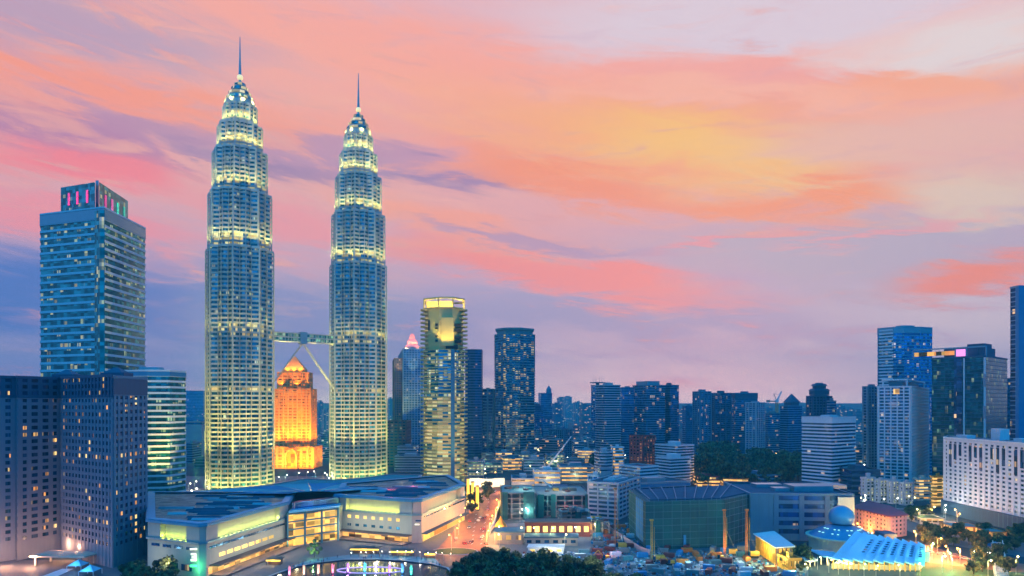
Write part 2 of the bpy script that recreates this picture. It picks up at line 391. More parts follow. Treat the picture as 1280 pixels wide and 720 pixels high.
def corner(xl, xc, xr, Yc_, th, dep=30.):
    """rectangular footprint: near corner seen at column xc, faces running off to columns xl and xr"""
    t = radians(th); C = (gx(xc, Yc_), Yc_)
    d1, d2 = (cos(t), sin(t)), (-sin(t), cos(t))
    def run(d, x):
        u = (x-640)/F; den = d[0]-u*d[1]
        return (u*Yc_-C[0])/den if abs(den) > 1e-6 else dep
    t1 = run(d1, xr) if abs(xr-xc) > .6 else dep
    t2 = run(d2, xl) if abs(xl-xc) > .6 else dep
    if t1 <= 0 or t1 > 220: t1 = dep
    if t2 <= 0 or t2 > 220: t2 = dep
    A = (C[0]+d1[0]*t1, C[1]+d1[1]*t1); Bp = (A[0]+d2[0]*t2, A[1]+d2[1]*t2); D = (C[0]+d2[0]*t2, C[1]+d2[1]*t2)
    return [C, A, Bp, D]
def front(xl, xr, Y, dep, th=0.):
    """footprint whose front runs from column xl to xr at depth Y, turned by th"""
    t = radians(th); a = (gx(xl, Y), Y); u = (xr-640)/F; L = (u*Y-a[0])/(cos(t)-u*sin(t)); b = (a[0]+cos(t)*L, a[1]+sin(t)*L)
    n_ = (-sin(t)*dep, cos(t)*dep)
    return [a, b, (b[0]+n_[0], b[1]+n_[1]), (a[0]+n_[0], a[1]+n_[1])]
def curved(xl, xr, Y, dep, bulge, n=9):
    a = (gx(xl, Y), Y); b = (gx(xr, Y), Y); pts = []
    for k in range(n+1):
        t = k/n; pts.append((a[0]+(b[0]-a[0])*t, Y-bulge*4*t*(1-t)))
    return pts+[(b[0], Y+dep), (a[0], Y+dep)]
def faces_cam(a, b, c_):   # outward normal of edge a->b on a ccw outline, seen from the camera
    nx, ny = b[1]-a[1], -(b[0]-a[0]); mx, my = (a[0]+b[0])/2, (a[1]+b[1])/2
    return nx*(-mx)+ny*(-my) > 0
def building(label, poly, zt, z0=0., fh=3.7, wall='offwhite', gl='g_blue', sp=.38, proj=.3, pier=None, single=False, roof='roof', parapet=1.4,
             plant=1, name='office_tower', cat='building', group=None, crownh=0., crownm=None, band0=0., bandname='window_band', maxn=100, fins=None, root=None, minz=None):
    """core + spandrel collars (wall), one glazing band per floor or one window per bay, parapet and plant rooms"""
    poly = ccw(poly); n = len(poly); cx_ = sum(p[0] for p in poly)/n; cy_ = sum(p[1] for p in poly)/n
    t = root or thing(name, label, cat, (cx_, cy_, 0.), group)
    o = tuple(t.location)
    w = MB(); w.prism(poly, z0, zt-.02)
    nfl = max(1, int(round((zt-z0-crownh-band0)/fh))); fh_ = (zt-z0-crownh-band0)/nfl
    zb = z0+band0
    outer = offset(poly, proj)
    if band0: w.ring(poly, outer, z0, zb-.01)
    for k in range(nfl): w.ring(poly, outer, zb+k*fh_, zb+(k+sp)*fh_)
    w.ring(poly, outer, zt-crownh-.2, zt-crownh+.25)
    if pier:
        ps, pw, pp = pier
        for i in range(n):
            a, b = poly[i], poly[(i+1) % n]; L = math.hypot(b[0]-a[0], b[1]-a[1])
            if L < pw*1.5: continue
            m_ = max(1, int(round(L/ps))); dx, dy = (b[0]-a[0])/L, (b[1]-a[1])/L; nx, ny = dy, -dx; rz = atan2(dy, dx)
            for k in range(m_+1):
                q = L*k/m_; q = min(max(q, pw/2), L-pw/2)
                w.box(a[0]+dx*q+nx*pp/2, a[1]+dy*q+ny*pp/2, z0+.01, pw, pp, zt-z0-crownh-.3, rz)
    wl = w.build('wall', wall, t)
    if crownh:
        c2 = MB(); c2.ring(poly, offset(poly, proj+.12), zt-crownh+.3, zt-.3); c2.build('crown_band', crownm or wall, t)
    pr = MB(); pr.ring(offset(poly, -.5), offset(poly, .15+proj), zt, zt+parapet); pr.build('parapet', wall, t)
    rf = MB(); rf.prism(offset(poly, -.5), zt, zt+.06); rf.build('roof', roof, t)
    # glazing
    go = offset(poly, .04)
    if single and pier:
        ps, pw, pp = pier; panes = []
        for i in range(n):
            a, b = go[i], go[(i+1) % n]; L = math.hypot(b[0]-a[0], b[1]-a[1])
            if L < 2: continue
            m_ = max(1, int(round(L/ps))); s_ = L/m_; dx, dy = (b[0]-a[0])/L, (b[1]-a[1])/L; seen = faces_cam(a, b, None)
            wd_, ht = s_-pw, fh_*(1-sp)
            pm = MB(); pm.quad((-wd_/2, 0, 0), (wd_/2, 0, 0), (wd_/2, 0, ht), (-wd_/2, 0, ht)); pme = None
            for k in range(m_):
                q = s_*(k+.5); x, y = a[0]+dx*q, a[1]+dy*q
                for f_ in range(nfl):
                    z = zb+(f_+sp)*fh_
                    panes.append((0 if seen and (minz is None or z > minz) else 1, math.hypot(x, y)+abs(z-60)*.2, x, y, z, atan2(dy, dx), i, wd_, ht, dx, dy))
        panes.sort(key=lambda q: q[:2]); meshes = {}
        st = MB()
        for j, q in enumerate(panes):
            _, _, x, y, z, rz, i, wd_, ht, dx, dy = q
            if j < maxn:
                if i not in meshes:
                    pm = MB(); pm.quad((-wd_/2, 0, 0), (wd_/2, 0, 0), (wd_/2, 0, ht), (-wd_/2, 0, ht)); meshes[i] = pm.mesh('window', gl)
                link('window', meshes[i], t, (x-o[0], y-o[1], z-o[2]), rz)
            else:
                st.quad((x-dx*wd_/2, y-dy*wd_/2, z), (x+dx*wd_/2, y+dy*wd_/2, z), (x+dx*wd_/2, y+dy*wd_/2, z+ht), (x-dx*wd_/2, y-dy*wd_/2, z+ht))
        if st.v: st.build('windows', gl, t)['kind'] = 'stuff'
    else:
        gm = MB(); gm.prism(go, 0, fh_*(1-sp), cap=False); me = gm.mesh(bandname, gl, (o[0], o[1], 0))
        for k in range(nfl): link(bandname, me, t, (0, 0, zb+(k+sp)*fh_-o[2]))
    rr = random.Random(int(cx_*7+zt))
    for k in range(plant):
        q = rr.uniform(.25, .45); ex = [(p[0]-cx_)*q+cx_+rr.uniform(-2, 2)*(k > 0) for p in poly]; ey = [(p[1]-cy_)*q+cy_+rr.uniform(-2, 2)*(k > 0) for p in poly]
        b_ = MB(); b_.prism(list(zip(ex, ey)), zt+.08, zt+rr.uniform(2.5, 5)/(1+k*.6)); b_.build('plant_room', wall, t)
    return t
# ================================================================ THE SETTING
g_ = MB(); g_.prism([(-5400, -2500), (5400, -2500), (5400, 5500), (-5400, 5500)], -1, 0)
mgd, gg = new_mat('city_ground'); ge, p = pos(gg)
nn = gg.noise(ge.outputs['Position'], .012, 6, .6)
finish(mgd, gg, Base_Color=gg.mix(nn, (.015, .035, .055), (.06, .085, .11)), Roughness=.95, Specular_IOR_Level=.1)
struct(g_, 'ground', mgd)
def sheet(name, pts, z, mat, th=.0, kind='structure'):
    m_ = MB(); pl = ccw([q if isinstance(q, tuple) else q for q in pts]); m_.prism(pl, z-.5 if th == 0 else z-th, z)
    o = m_.build(name, mat); o['kind'] = kind; return o
# hills on the horizon
mh = plain('hill_forest', (.03, .06, .07), .95, scale=.002)
h = MB(); NH = 60
pts = []
for k in range(NH+1):
    px = -120+k*1520/NH; Y = 4700; hh = -15+32*(.5+.5*sin(k*.37+1))+26*sin(k*.91)+16*sin(k*2.3)
    pts.append((gx(px, Y), Y, max(90, hh+85)))
for k in range(NH):
    a, b = pts[k], pts[k+1]
    h.quad((a[0], a[1]-900, 0), (b[0], b[1]-900, 0), (b[0], b[1], b[2]), (a[0], a[1], a[2])); h.quad((a[0], a[1], a[2]), (b[0], b[1], b[2]), (b[0], b[1]+700, 0), (a[0], a[1]+700, 0))
struct(h, 'hills', mh)

# ================================================================ TWIN TOWERS
def pet_r(t):
    best = 0
    for off in (0, pi/4):
        u = (t-off) % (pi/2)-pi/4; best = max(best, cos(pi/4)/cos(u))
    for k in range(8):
        a = pi/8+k*pi/4; d, rho = .745, .180; da = (t-a+pi) % (2*pi)-pi
        q = rho*rho-(d*sin(da))**2
        if q > 0 and cos(da) > 0: best = max(best, d*cos(da)+sqrt(q))
    return best
NT = 96
PR = [pet_r(2*pi*k/NT) for k in range(NT)]
def pet_poly(r, cx=0, cy=0, rot=0.): return [(cx+r*PR[k]*cos(2*pi*k/NT+rot), cy+r*PR[k]*sin(2*pi*k/NT+rot)) for k in range(NT)]
TIERS = [(0, 237, 33.6), (237, 293, 31.4), (293, 335, 27.0), (335, 361, 22.0), (361, 381, 16.6)]
YG = (1., .76, .15)
def twin_tower(cx, cy, label, rot, first, thin=.945):
    t = thing('skyscraper', label, 'skyscraper', (cx, cy, 0), 'twin skyscrapers')
    for ti, (z0, z1, r) in enumerate(TIERS):
        r *= thin
        nfl = int(round((z1-z0)/4.4)); fh = (z1-z0)/nfl
        c = MB(); core = pet_poly(r*.955, cx, cy, rot); led = pet_poly(r, cx, cy, rot); led2 = pet_poly(r+.55, cx, cy, rot)
        c.prism(core, z0, z1)
        for k in range(nfl): c.ring(core, led, z0+k*fh, z0+k*fh+fh*.40); c.ring(led, led2, z0+k*fh+fh*.40-.35, z0+k*fh+fh*.40)
        # vertical steel fins in the star's angles
        for k in range(32):
            a = rot+k*pi/16; rr = r*pet_r(a-rot)
            c.beam((cx+(rr+.5)*cos(a), cy+(rr+.5)*sin(a), z0), (cx+(rr+.5)*cos(a), cy+(rr+.5)*sin(a), z1-.2), 1.25 if k % 4 == 0 else .6, n=4)
        c.build('steel_cladding', 'steel', t)
        led = MB(); led.ring(core, pet_poly(r*1.025, cx, cy, rot), z1-.8, z1+1.6); led.build('cornice', 'steel', t)
        gm = MB(); gm.prism(pet_poly(r*.962, 0, 0, rot), 0, fh*.60, cap=False)
        me = gm.mesh('window_band', 'g_pet'); me2 = gm.mesh('window_band', 'g_petlit')
        for k in range(nfl):
            z = z0+k*fh+fh*.40; lit = (150 < z < 160) or (ti > 0 and k < 3) or (97 < z < 100)  # first floors over setbacks glow: floodlight pools put into the glass
            link('window_band', me2 if lit else me, t, (0, 0, z))
    # stepped pinnacle
    pr = [(14.4, 381), (14.4, 386), (12.6, 386.4), (12.2, 391), (10., 391.5), (9.4, 396), (7.0, 396.5), (6.2, 401), (4.2, 401.4), (3.0, 406), (1.5, 406.4), (1.1, 410)]
    pn = MB(); pn.lathe([(14.4, 380.9), *pr[0:]], cx, cy, 32)
    for k in range(16):
        a = rot+k*pi/8; pn.beam((cx+15.2*cos(a), cy+15.2*sin(a), 381), (cx+3.4*cos(a), cy+3.4*sin(a), 406), .8, w2=.4)
    pn.build('pinnacle', 'steel', t)
    for (r0, za) in ((13.6, 387.2), (11.3, 392.3), (8.6, 397.3), (5.6, 402.2)):
        gm = MB(); gm.lathe([(r0, za), (r0*.97, za+2.6)], cx, cy, 32); gm.build('window_band', 'g_petlit', t)
    ball = MB(); ball.ball(cx, cy, 411.4, 2.9, 16); bl = ball.build('spire_ball', glow('ball_glow', (1., .78, .35), .9) if first else bpy.data.materials['ball_glow'], t, smooth=True)
    s_ = MB(); s_.lathe([(1.5, 413), (1.2, 420), (.75, 436), (.35, 452.), (.001, 452.6)], cx, cy, 10); s_.build('spire', 'bsteel', t)
    # floodlights : base ring and one ring on every setback
    def ring_lights(r, z, n, power, tilt, size, off=0., fix=False):
        r *= thin if z > 100 else 1.
        for k in range(n):
            a = rot+2*pi*(k+off)/n
            spot((cx+r*cos(a), cy+r*sin(a), z), (-cos(a)*tilt, -sin(a)*tilt, 1), power, YG, size, .8, .6)
            if fix:
                f = MB(); f.box(cx+(r+.3)*cos(a), cy+(r+.3)*sin(a), z-2.0, 1.3, 1.0, 1.0, a+pi/2); f.prism([(cx+(r+.3)*cos(a)+.5*cos(q), cy+(r+.3)*sin(a)+.5*sin(q)) for q in [j*pi/3 for j in range(6)]], z-1, z-.7); f.build('floodlight', 'w_lamp', t)
    ring_lights(43.5, 1.5, 16, 1900000, .09, 34, .5, True)
    ring_lights(45, 1.5, 16, 36000, .9, 110, 0.)
    ring_lights(33.3, 239.2, 16, 68000, .08, 78, .5)
    ring_lights(29.1, 295.2, 16, 68000, .08, 78, .5)
    ring_lights(24.1, 337.2, 16, 50000, .08, 78, .5)
    ring_lights(18.4, 363, 16, 26000, .10, 96, .5)
    ring_lights(16.5, 383, 8, 34000, .45, 100, .5)
    ring_lights(34.8, 150, 16, 40000, .06, 60, .5)
    return t
TL = (gx(300, 680), 680.); TR = (gx(448, 755), 755.)
twin_tower(*TL, 'nearer and taller looking twin skyscraper with stepped silver floors and needle spire', radians(10), True)
twin_tower(*TR, 'farther twin skyscraper with silver floors and spire, right of the skybridge', radians(4), False, .91)

# skybridge
bz = 154.5
ul = math.hypot(TR[0]-TL[0], TR[1]-TL[1]); ux, uy = (TR[0]-TL[0])/ul, (TR[1]-TL[1])/ul
bx0, by0 = TL[0]+ux*28, TL[1]+uy*28; bx1, by1 = TR[0]-ux*27, TR[1]-uy*27
L = math.hypot(bx1-bx0, by1-by0); ang = atan2(by1-by0, bx1-bx0); mx, my = (bx0+bx1)/2, (by0+by1)/2
sb = thing('skybridge', 'two storey skybridge with slanting legs joining the twin skyscrapers', 'bridge', (mx, my, bz))
def slab(z0, z1, w, l=None): m_ = MB(); m_.box(mx, my, z0, l or L, w, z1-z0, ang); return m_
for z_ in (bz-4.6, bz-.2, bz+4.0): slab(z_, z_+.9, 6.5).build('deck', 'steel', sb)
for z_ in (bz-3.7, bz+.7): slab(z_, z_+3.2, 5.2).build('glazing', glass('bridge_glass', (.10, .34, .30), .5, 2.2, 4, (.5, .9, .3), (.9, .8, .3), .3), sb)
fr = MB()
for k in range(23):
    q = (k/22-.5)*L; x, y = mx+q*cos(ang), my+q*sin(ang)
    for s_ in (-1, 1):
        ox, oy = -sin(ang)*3.05*s_, cos(ang)*3.05*s_
        fr.beam((x+ox, y+oy, bz-3.7), (x+ox, y+oy, bz+4), .35)
fr.build('frame', 'steel', sb)
slab(bz-6.5, bz+6.2, 8.2, 7).build('centre_joint', 'bsteel', sb)
for s_, q in ((-1, (TL[0]+ux*29.5, TL[1]+uy*29.5)), (1, (TR[0]-ux*28.5, TR[1]-uy*28.5))):
    for w_ in (-1, 1):
        ox, oy = -sin(ang)*2*w_, cos(ang)*2*w_
        l_ = MB(); l_.beam((mx+ox+s_*cos(ang), my+oy+s_*sin(ang), bz-6.5), (q[0]+ox*.6, q[1]+oy*.6, 102), .85, n=8); l_.build('leg', 'steel', sb)

# ================================================================ LEFT SIDE : hotel, banded office tower and its annex
# hotel
HP = [(gx(-70, 348), 348.), (gx(20, 372), 372.), (gx(22, 369), 369.), (gx(76, 392), 392.), (gx(78, 384), 384.), (gx(141, 352), 352.), (gx(136, 400), 400.), (gx(110, 445), 445.), (gx(-70, 440), 440.)]
M['hot'] = M['stone']
ht = building('broad pale stone hotel with rows of small square windows and dark upper floors', [HP[3], HP[4], HP[5], HP[6], (gx(80, 445), 445.)], 88, fh=3.85, wall='stone', gl='g_hotel', sp=.46, proj=.34,
     pier=(3.75, 1.75, .30), single=True, band0=9, parapet=.4, plant=0, name='hotel', minz=16, maxn=70)
building('', [HP[0], HP[1], HP[2], (gx(75.5, 391), 391.4), (gx(79.5, 445), 444.5), HP[8]], 88, root=ht, fh=3.85, wall='stone', gl='g_hotel', sp=.46, proj=.34, pier=(6.0, 2.5, .30), single=True, band0=9, parapet=.4, plant=0, minz=30, maxn=30)
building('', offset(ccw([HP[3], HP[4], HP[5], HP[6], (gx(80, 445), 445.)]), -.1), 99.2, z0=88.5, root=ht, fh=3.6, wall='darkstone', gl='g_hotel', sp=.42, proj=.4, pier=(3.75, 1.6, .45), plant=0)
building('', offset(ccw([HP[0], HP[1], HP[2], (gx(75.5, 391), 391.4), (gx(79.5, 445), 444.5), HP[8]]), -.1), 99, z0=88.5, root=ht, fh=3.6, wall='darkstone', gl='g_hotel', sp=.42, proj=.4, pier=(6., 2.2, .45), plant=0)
building('', [(gx(141.5, 352.5), 352.6), (gx(183.5, 384), 384.), (gx(150, 440), 440.), (gx(112, 444), 444.)], 98.6, root=ht, fh=3.75, wall='blueconc', gl='g_hotel', sp=.46, proj=.3, pier=(4.4, 1.9, .42), single=False, band0=9, crownh=9, crownm='darkstone', plant=0)  # shaded right flank: its shade is put into a bluer wall colour
for (px, Y) in ((85, 395), (146, 372)):
    r_ = MB(); x, y = gx(px, Y), Y; r_.box(x, y, 99.1, 13, 9, 3); r_.prism([(x-5, y-4), (x+5, y-4), (x+5, y+4), (x-5, y+4)], 102.1, 105, top=[(x-1, y-.5), (x+1, y-.5), (x+1, y+.5), (x-1, y+.5)]); r_.build('roof_turret', 'darkstone', ht)
# dark glazed bay that breaks the side face
dk = MB()
if False: pass
a = (gx(155, 362), 362.); b = (gx(172, 375), 375.)
nx, ny = (b[1]-a[1]), -(b[0]-a[0]); l = math.hypot(nx, ny); nx, ny = nx/l*1.4, ny/l*1.4

en = MB(); x0, y0 = gp(60, 712)
en.prism([(x0-14, y0+6), (x0+16, y0+4), (x0+18, y0+16), (x0-12, y0+20)], 5, 5.7, bot=True)
for q in ((-12, 8), (13, 6), (15, 14), (-10, 17)): en.beam((x0+q[0], y0+q[1], 0), (x0+q[0], y0+q[1], 5), .8)
en.build('entrance_canopy', 'cream', ht)
for (px, py, z_, pw) in ((12, 706, 5, 13000), (45, 707, 5, 13000), (30, 690, 6, 10000), (70, 690, 6, 10000), (104, 697, 7, 7000), (84, 695, 7, 7000)):
    x, y = gp(px, py); point((x, y-4, z_), pw, (1., .45, .22), 1)

# banded office tower
BT = [(gx(51, 581), 581.), (gx(119, 562), 562.), (gx(130, 560), 560.), (gx(181, 626), 626.), (gx(176, 690), 690.), (gx(60, 690), 690.)]
bt = building('tall banded office tower with a glazed box on its roof behind the hotel', BT, 246, fh=6.2, wall='white', gl='g_teal', sp=.32, proj=.7, plant=0, name='office_tower', crownh=9, crownm='bsteel')
cf = MB(); q = ccw(BT); i0 = [k for k in range(6) if abs(q[k][1]-562) < .1][0]
a, b = q[i0], q[(i0+1) % 6]
cf.prism(ccw([(gx(118, 560), 560.4), (gx(124, 556), 557.2), (gx(131, 557.6), 557.6), (gx(131, 566), 566), (gx(118, 566), 566)]), 0, 244); cf.build('corner_glazing', 'g_teal', bt)
PB = [(gx(76, 600), 600.), (gx(119, 585), 585.), (gx(119, 640), 640.), (gx(84, 650), 650.)]
PC = [(gx(124, 585), 585.), (gx(160, 640), 640.), (gx(150, 660), 660.), (gx(124, 640), 640.)]
def zmat(name, cols):
    return None
for pl in (PB, PC):
    c_ = MB(); c_.prism(ccw(pl), 246.3, 276); c_.build('crown_box', 'g_teal', bt)
c_ = MB(); c_.prism([(gx(119.5, 590), 590.), (gx(123.5, 590), 590.), (gx(123.5, 640), 640.), (gx(119.5, 640), 640.)], 246.3, 279); c_.build('crown_fin', 'bsteel', bt)
M['pinklit'] = glow('pink_crown_light', (1., .08, .28), .5); M['greenlit'] = glow('green_crown_light', (.06, .75, .45), .35)
def lamp_on(a, b, t, z0, z1, w, mat, parent):
    x, y = a[0]+(b[0]-a[0])*t, a[1]+(b[1]-a[1])*t; rz = atan2(b[1]-a[1], b[0]-a[0]); nx, ny = sin(rz), -cos(rz)
    m_ = MB(); m_.prism([(x+nx*.35+dx*cos(rz)*w/2+nx*.2*s, y+ny*.35+dx*sin(rz)*w/2+ny*.2*s) for dx, s in ((-1, 1), (1, 1), (1, -1), (-1, -1))], z0, z1); m_.build('crown_light', mat, parent)
for t_ in (.25, .5, .78): lamp_on(PB[0], PB[1], t_, 259, 270, 2.2, 'pinklit', bt)
for t_, mt in ((.2, 'pinklit'), (.42, 'pinklit'), (.62, 'greenlit'), (.85, 'greenlit')): lamp_on(PC[0], PC[1], t_, 256, 268, 3, mt, bt)
for (x, y, c3, pw) in ((gx(86, 588), 588, (1, .15, .45), 24000), (gx(108, 578), 578, (1, .15, .45), 24000), (gx(128, 580), 580, (1., .2, .5), 18000), (gx(152, 610), 610, (.2, 1., .7), 24000)):
    spot((x, y-6, 247), (0, .45, 1), pw, c3, 90)
# annex
AN = [(gx(140, 565), 565.), (gx(185, 562), 562.), (gx(212, 566), 566.), (gx(232, 585), 585.), (gx(232, 640), 640.), (gx(140, 640), 640.)]
an = building('lower banded annex with curved blue roof edge beside the tall banded tower', AN, 112, fh=5.0, wall='white', gl='g_teal', sp=.34, proj=.5, plant=1, name='office_block', crownh=4, crownm='metalroof')
for px in (188, 200, 214, 226):
    spot((gx(px, 548), 548, 8), (0, .16, 1), 200000, YG, 60)

# ================================================================ between and behind the twin towers
# orange floodlit tower
OY = 900.
def rect(xl, xr, Y, d): return [(gx(xl, Y), Y), (gx(xr, Y), Y), (gx(xr, Y), Y+d), (gx(xl, Y), Y+d)]
ot = thing('floodlit_tower', 'orange floodlit stone tower with pyramid roof between the twin skyscrapers', 'building', (gx(370, OY), OY+25, 0))
building('', rect(343, 388.5, OY, 26), 104, root=ot, fh=4., wall='olit_stone', gl='g_orange', sp=.45, proj=.5, pier=(6.2, 1.5, .8), plant=0)
building('', rect(347, 384.5, OY+3, 21), 126, z0=104, root=ot, fh=4., wall='olit_stone', gl='g_orange', sp=.45, proj=.5, pier=(6.2, 1.4, .8), plant=0)
building('', rect(339, 392, OY-6, 38), 28, root=ot, fh=5, wall='olit_stone', gl='g_orange', sp=.4, proj=.6, pier=(8, 3., 1.), plant=0, parapet=.8)
p4 = rect(353, 380, OY+8, 15); cxp = sum(q[0] for q in p4)/4; cyp = OY+15.5
m_ = MB(); m_.prism(p4, 126.1, 131); m_.build('pyramid_drum', 'olit_stone', ot)
m_ = MB(); m_.prism(offset(p4, .4), 131.05, 149, top=[(cxp+(q[0]-cxp)*.05, cyp+(q[1]-cyp)*.05) for q in p4]); m_.build('pyramid_roof', 'olit_stone', ot)
# arched portal
ar = MB(); ax_ = gx(364, OY-9)
pts = [(ax_+7*cos(pi*k/10), 16+9*sin(pi*k/10)) for k in range(11)]
for k in range(10):
    (xa, za), (xb, zb2) = pts[k], pts[k+1]; ar.beam((xa, OY-9.5, za), (xb, OY-9.5, zb2), 2.)
for s_ in (-7, 7): ar.beam((ax_+s_, OY-9.5, 0), (ax_+s_, OY-9.5, 16), 2.)
ar.build('arched_portal', 'olit_stone', ot)
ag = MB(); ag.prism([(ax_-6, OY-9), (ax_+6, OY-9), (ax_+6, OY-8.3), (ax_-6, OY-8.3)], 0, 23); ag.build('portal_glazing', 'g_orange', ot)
OR = (1., .31, .012)
for px in (340, 350, 360, 370, 380, 390): spot((gx(px, OY-26), OY-26, 2), (0, .22, 1), 420000, OR, 56, .8, 1)
for px in (340, 352, 364, 376, 388, 398): spot((gx(px, OY-30), OY-30, 1), (0, .9, .8), 150000, OR, 110, .8, 1)
for px in (347, 360, 372, 385): spot((gx(px, OY-6), OY-6, 31), (0, .12, 1), 260000, OR, 60, .8, 1)
for px in (350, 370, 388): spot((gx(px, OY-1), OY-1, 106), (0, .10, 1), 70000, OR, 80, .8, 1)
for px in (350, 358, 366, 374, 382): spot((gx(px, OY+3.5), OY+3.5, 128.6), (0, .7, .8), 42000, OR, 90, .8, 1)
for q_ in (10, 28, 46):
    spot((gx(389, OY)+6, OY+q_*.55, 30), (-.16, 0, 1), 120000, OR, 70, .8, 1); spot((gx(403, OY+q_)+12, OY+q_, 2), (-.6, 0, 1), 60000, OR, 100, .8, 1)

# crown tower behind (floodlit gold with red-gold pyramid)
CY = 1150.
ct = thing('crowned_tower', 'slim glass tower with glowing coral lantern crown behind the twin skyscrapers', 'building', (gx(511, CY), CY+30, 0))
building('', corner(498, 504, 529, CY, 12), 178, root=ct, fh=4, wall='bsteel', gl='g_blue', sp=.22, proj=.4, pier=(5, .9, .8), plant=0)
building('', corner(491, 493, 504, CY+12, 12), 162, root=ct, fh=4, wall='brown', gl='g_navy', sp=.3, proj=.4, pier=(4, 1.2, .7), plant=0)
x, y = gx(515, CY+25), CY+25
for (r_, z0_, z1_) in ((13, 178, 187), (8.5, 188, 196), (4.5, 197, 205)):
    m_ = MB(); m_.box(x, y, z0_+.05, r_*2, r_*2, (z1_-z0_)*.5, radians(12)); c4, s4 = cos(radians(12)), sin(radians(12))
    P4 = [(x+dx*r_*c4-dy*r_*s4, y+dx*r_*s4+dy*r_*c4) for dx, dy in ((-1, -1), (1, -1), (1, 1), (-1, 1))]
    m_.prism(P4, z0_+(z1_-z0_)*.5+.06, z1_+1, top=[(x+(q[0]-x)*.6, y+(q[1]-y)*.6) for q in P4]); m_.build('crown_tier', 'pinkwall', ct)
m_ = MB(); m_.beam((x, y, 205), (x, y, 217), .9, w2=.2, n=6); m_.build('spire', 'steel', ct)
for px in (500, 508, 516, 524): spot((gx(px, CY-14), CY-14, 42), (0, .10, 1), 300000, (1., .68, .2), 50, .8, 1)
for px in (508, 522): spot((gx(px, CY-3), CY-3, 178), (0, .6, .8), 150000, (1., .30, .12), 100, .8, 1)
spot((gx(498, CY), CY+4, 128), (0, .1, 1), 200000, (1., .7, .3), 60, .8, 1); spot((gx(516, CY-6), CY-6, 128), (0, .1, 1), 150000, (1., .7, .3), 60, .8, 1)
building('dark purple-brown slab block beside the base of the farther twin skyscraper', rect(482, 508, 920, 40), gz(527, 920), fh=4, wall='brown', gl='g_navy', sp=.5, proj=.3, pier=(6, 1.5, .5), name='office_block')
building('low grey block with white stripes and a stepped top in front of the crowned tower', rect(494, 528, 850, 30), gz(571, 850), fh=3.4, wall='offwhite', gl='g_navy', sp=.55, proj=.6, name='office_block')
building('short grey block behind the low white striped one', rect(497, 520, 885, 20), gz(559, 885), fh=3.4, wall='offwhite', gl='g_navy', sp=.55, name='office_block')
building('dim narrow block at the foot of the gap beside the annex', rect(232, 240, 980, 30), gz(555, 980), fh=3.6, wall='blueconc', gl='g_navy', name='office_block')
building('peach plastered block glimpsed between annex and nearer twin skyscraper', rect(233, 252, 1100, 30), gz(528, 1100), fh=60, sp=.94, wall='pinkwall', gl='g_navy', name='apartment_block', plant=0)
building('small dark block in front of the peach plastered one', rect(243, 256, 900, 25), gz(574, 900), fh=3.6, wall='darkstone', gl='g_navy', name='office_block', plant=0)
building('pale blue hazy block above the peach plastered one', rect(228, 254, 1700, 50), gz(489, 1700), fh=3.8, wall='blueconc', gl='g_blue', name='office_block', plant=0)

# ================================================================ yellow crowned condominium beside the mall
KY = 725.
kt = thing('condominium_tower', 'slender balcony tower with big yellow lit roof frame beside the mall', 'building', (gx(555, KY), KY+20, 0))
kp = corner(529, 566, 581, KY, 55)
kp = [(gx(530, KY+12), KY+12), (gx(548, KY), KY), (gx(566, KY), KY), (gx(580, KY+14), KY+14), (gx(580, KY+40), KY+40), (gx(530, KY+44), KY+44)]
zt_ = gz(437, KY)
zm_ = gz(497, KY)
building('', kp, zm_, root=kt, fh=3.9, wall='ylit_wall', gl='g_floors', sp=.45, proj=.5, plant=0, parapet=.1)
building('', offset(ccw(kp), -.05), zt_, z0=zm_+.15, root=kt, fh=3.9, wall='ylit_wall', gl='g_busy', sp=.30, proj=.5, plant=0, parapet=.6)
rr = MB(); rr.box(gx(566, KY-.2), KY-.4, 0, 4, 1.6, zt_); rr.build('service_shaft', 'blueconc', kt)
# balconies curl round both ends
nb = 41
for s_, (px, Y, r_) in enumerate(((531.5, KY+14, 5.2), (578.5, KY+14, 5.2))):
    bm_ = MB(); bm_.prism([(r_*cos(pi*2*k/14), r_*1.3*sin(pi*2*k/14)) for k in range(14)], 0, .45, bot=True)
    bm_.ring([(r_*.93*cos(pi*2*k/14), r_*1.2*sin(pi*2*k/14)) for k in range(14)], [(r_*cos(pi*2*k/14), r_*1.3*sin(pi*2*k/14)) for k in range(14)], .45, 1.4)
    me = bm_.mesh('balcony', 'ylit_wall')
    for k in range(nb):
        link('balcony', me, kt, (gx(px, Y)-kt.location.x, Y-kt.location.y, 6+k*4.5))
zc = gz(371, KY)
# upper part : lit yellow walls with dark openings, roof frame
up = MB(); ip = offset(ccw(kp), -1.2); up.prism(ip, zt_+.7, zc-10); up.build('upper_wall', 'ylit_wall', kt)
for (xa, xb, ya, yb) in ((535, 540, 399, 412), (544, 551, 404, 407), (544, 551, 409, 411), (544, 551, 419, 421), (544, 551, 424, 427), (568, 576, 404, 408), (568, 576, 410, 414), (568, 576, 420, 423), (568, 576, 425, 428), (557, 572, 431, 436)):
    w_ = MB(); Yw = KY+.2 if xa < 566 else KY+8; Yw = {True: KY-.4, False: Yw}[548 < xa < 566]
    if xa < 548: Yw = KY+2
    if xa < 540: Yw = KY+8.5
    if xa > 566: Yw = KY+3.5
    w_.prism([(gx(xa, Yw), Yw), (gx(xb, Yw), Yw), (gx(xb, Yw), Yw+6), (gx(xa, Yw), Yw+6)], gz(yb, KY), gz(ya, KY), bot=True); w_.build('dark_opening', 'black', kt)
vl = MB(); vl.prism([(gx(552, KY), KY-1.), (gx(567, KY), KY-1.), (gx(567, KY), KY+1), (gx(552, KY), KY+1)], zt_+4, zc-22); vl.build('blank_panel', 'ylit_wall', kt)
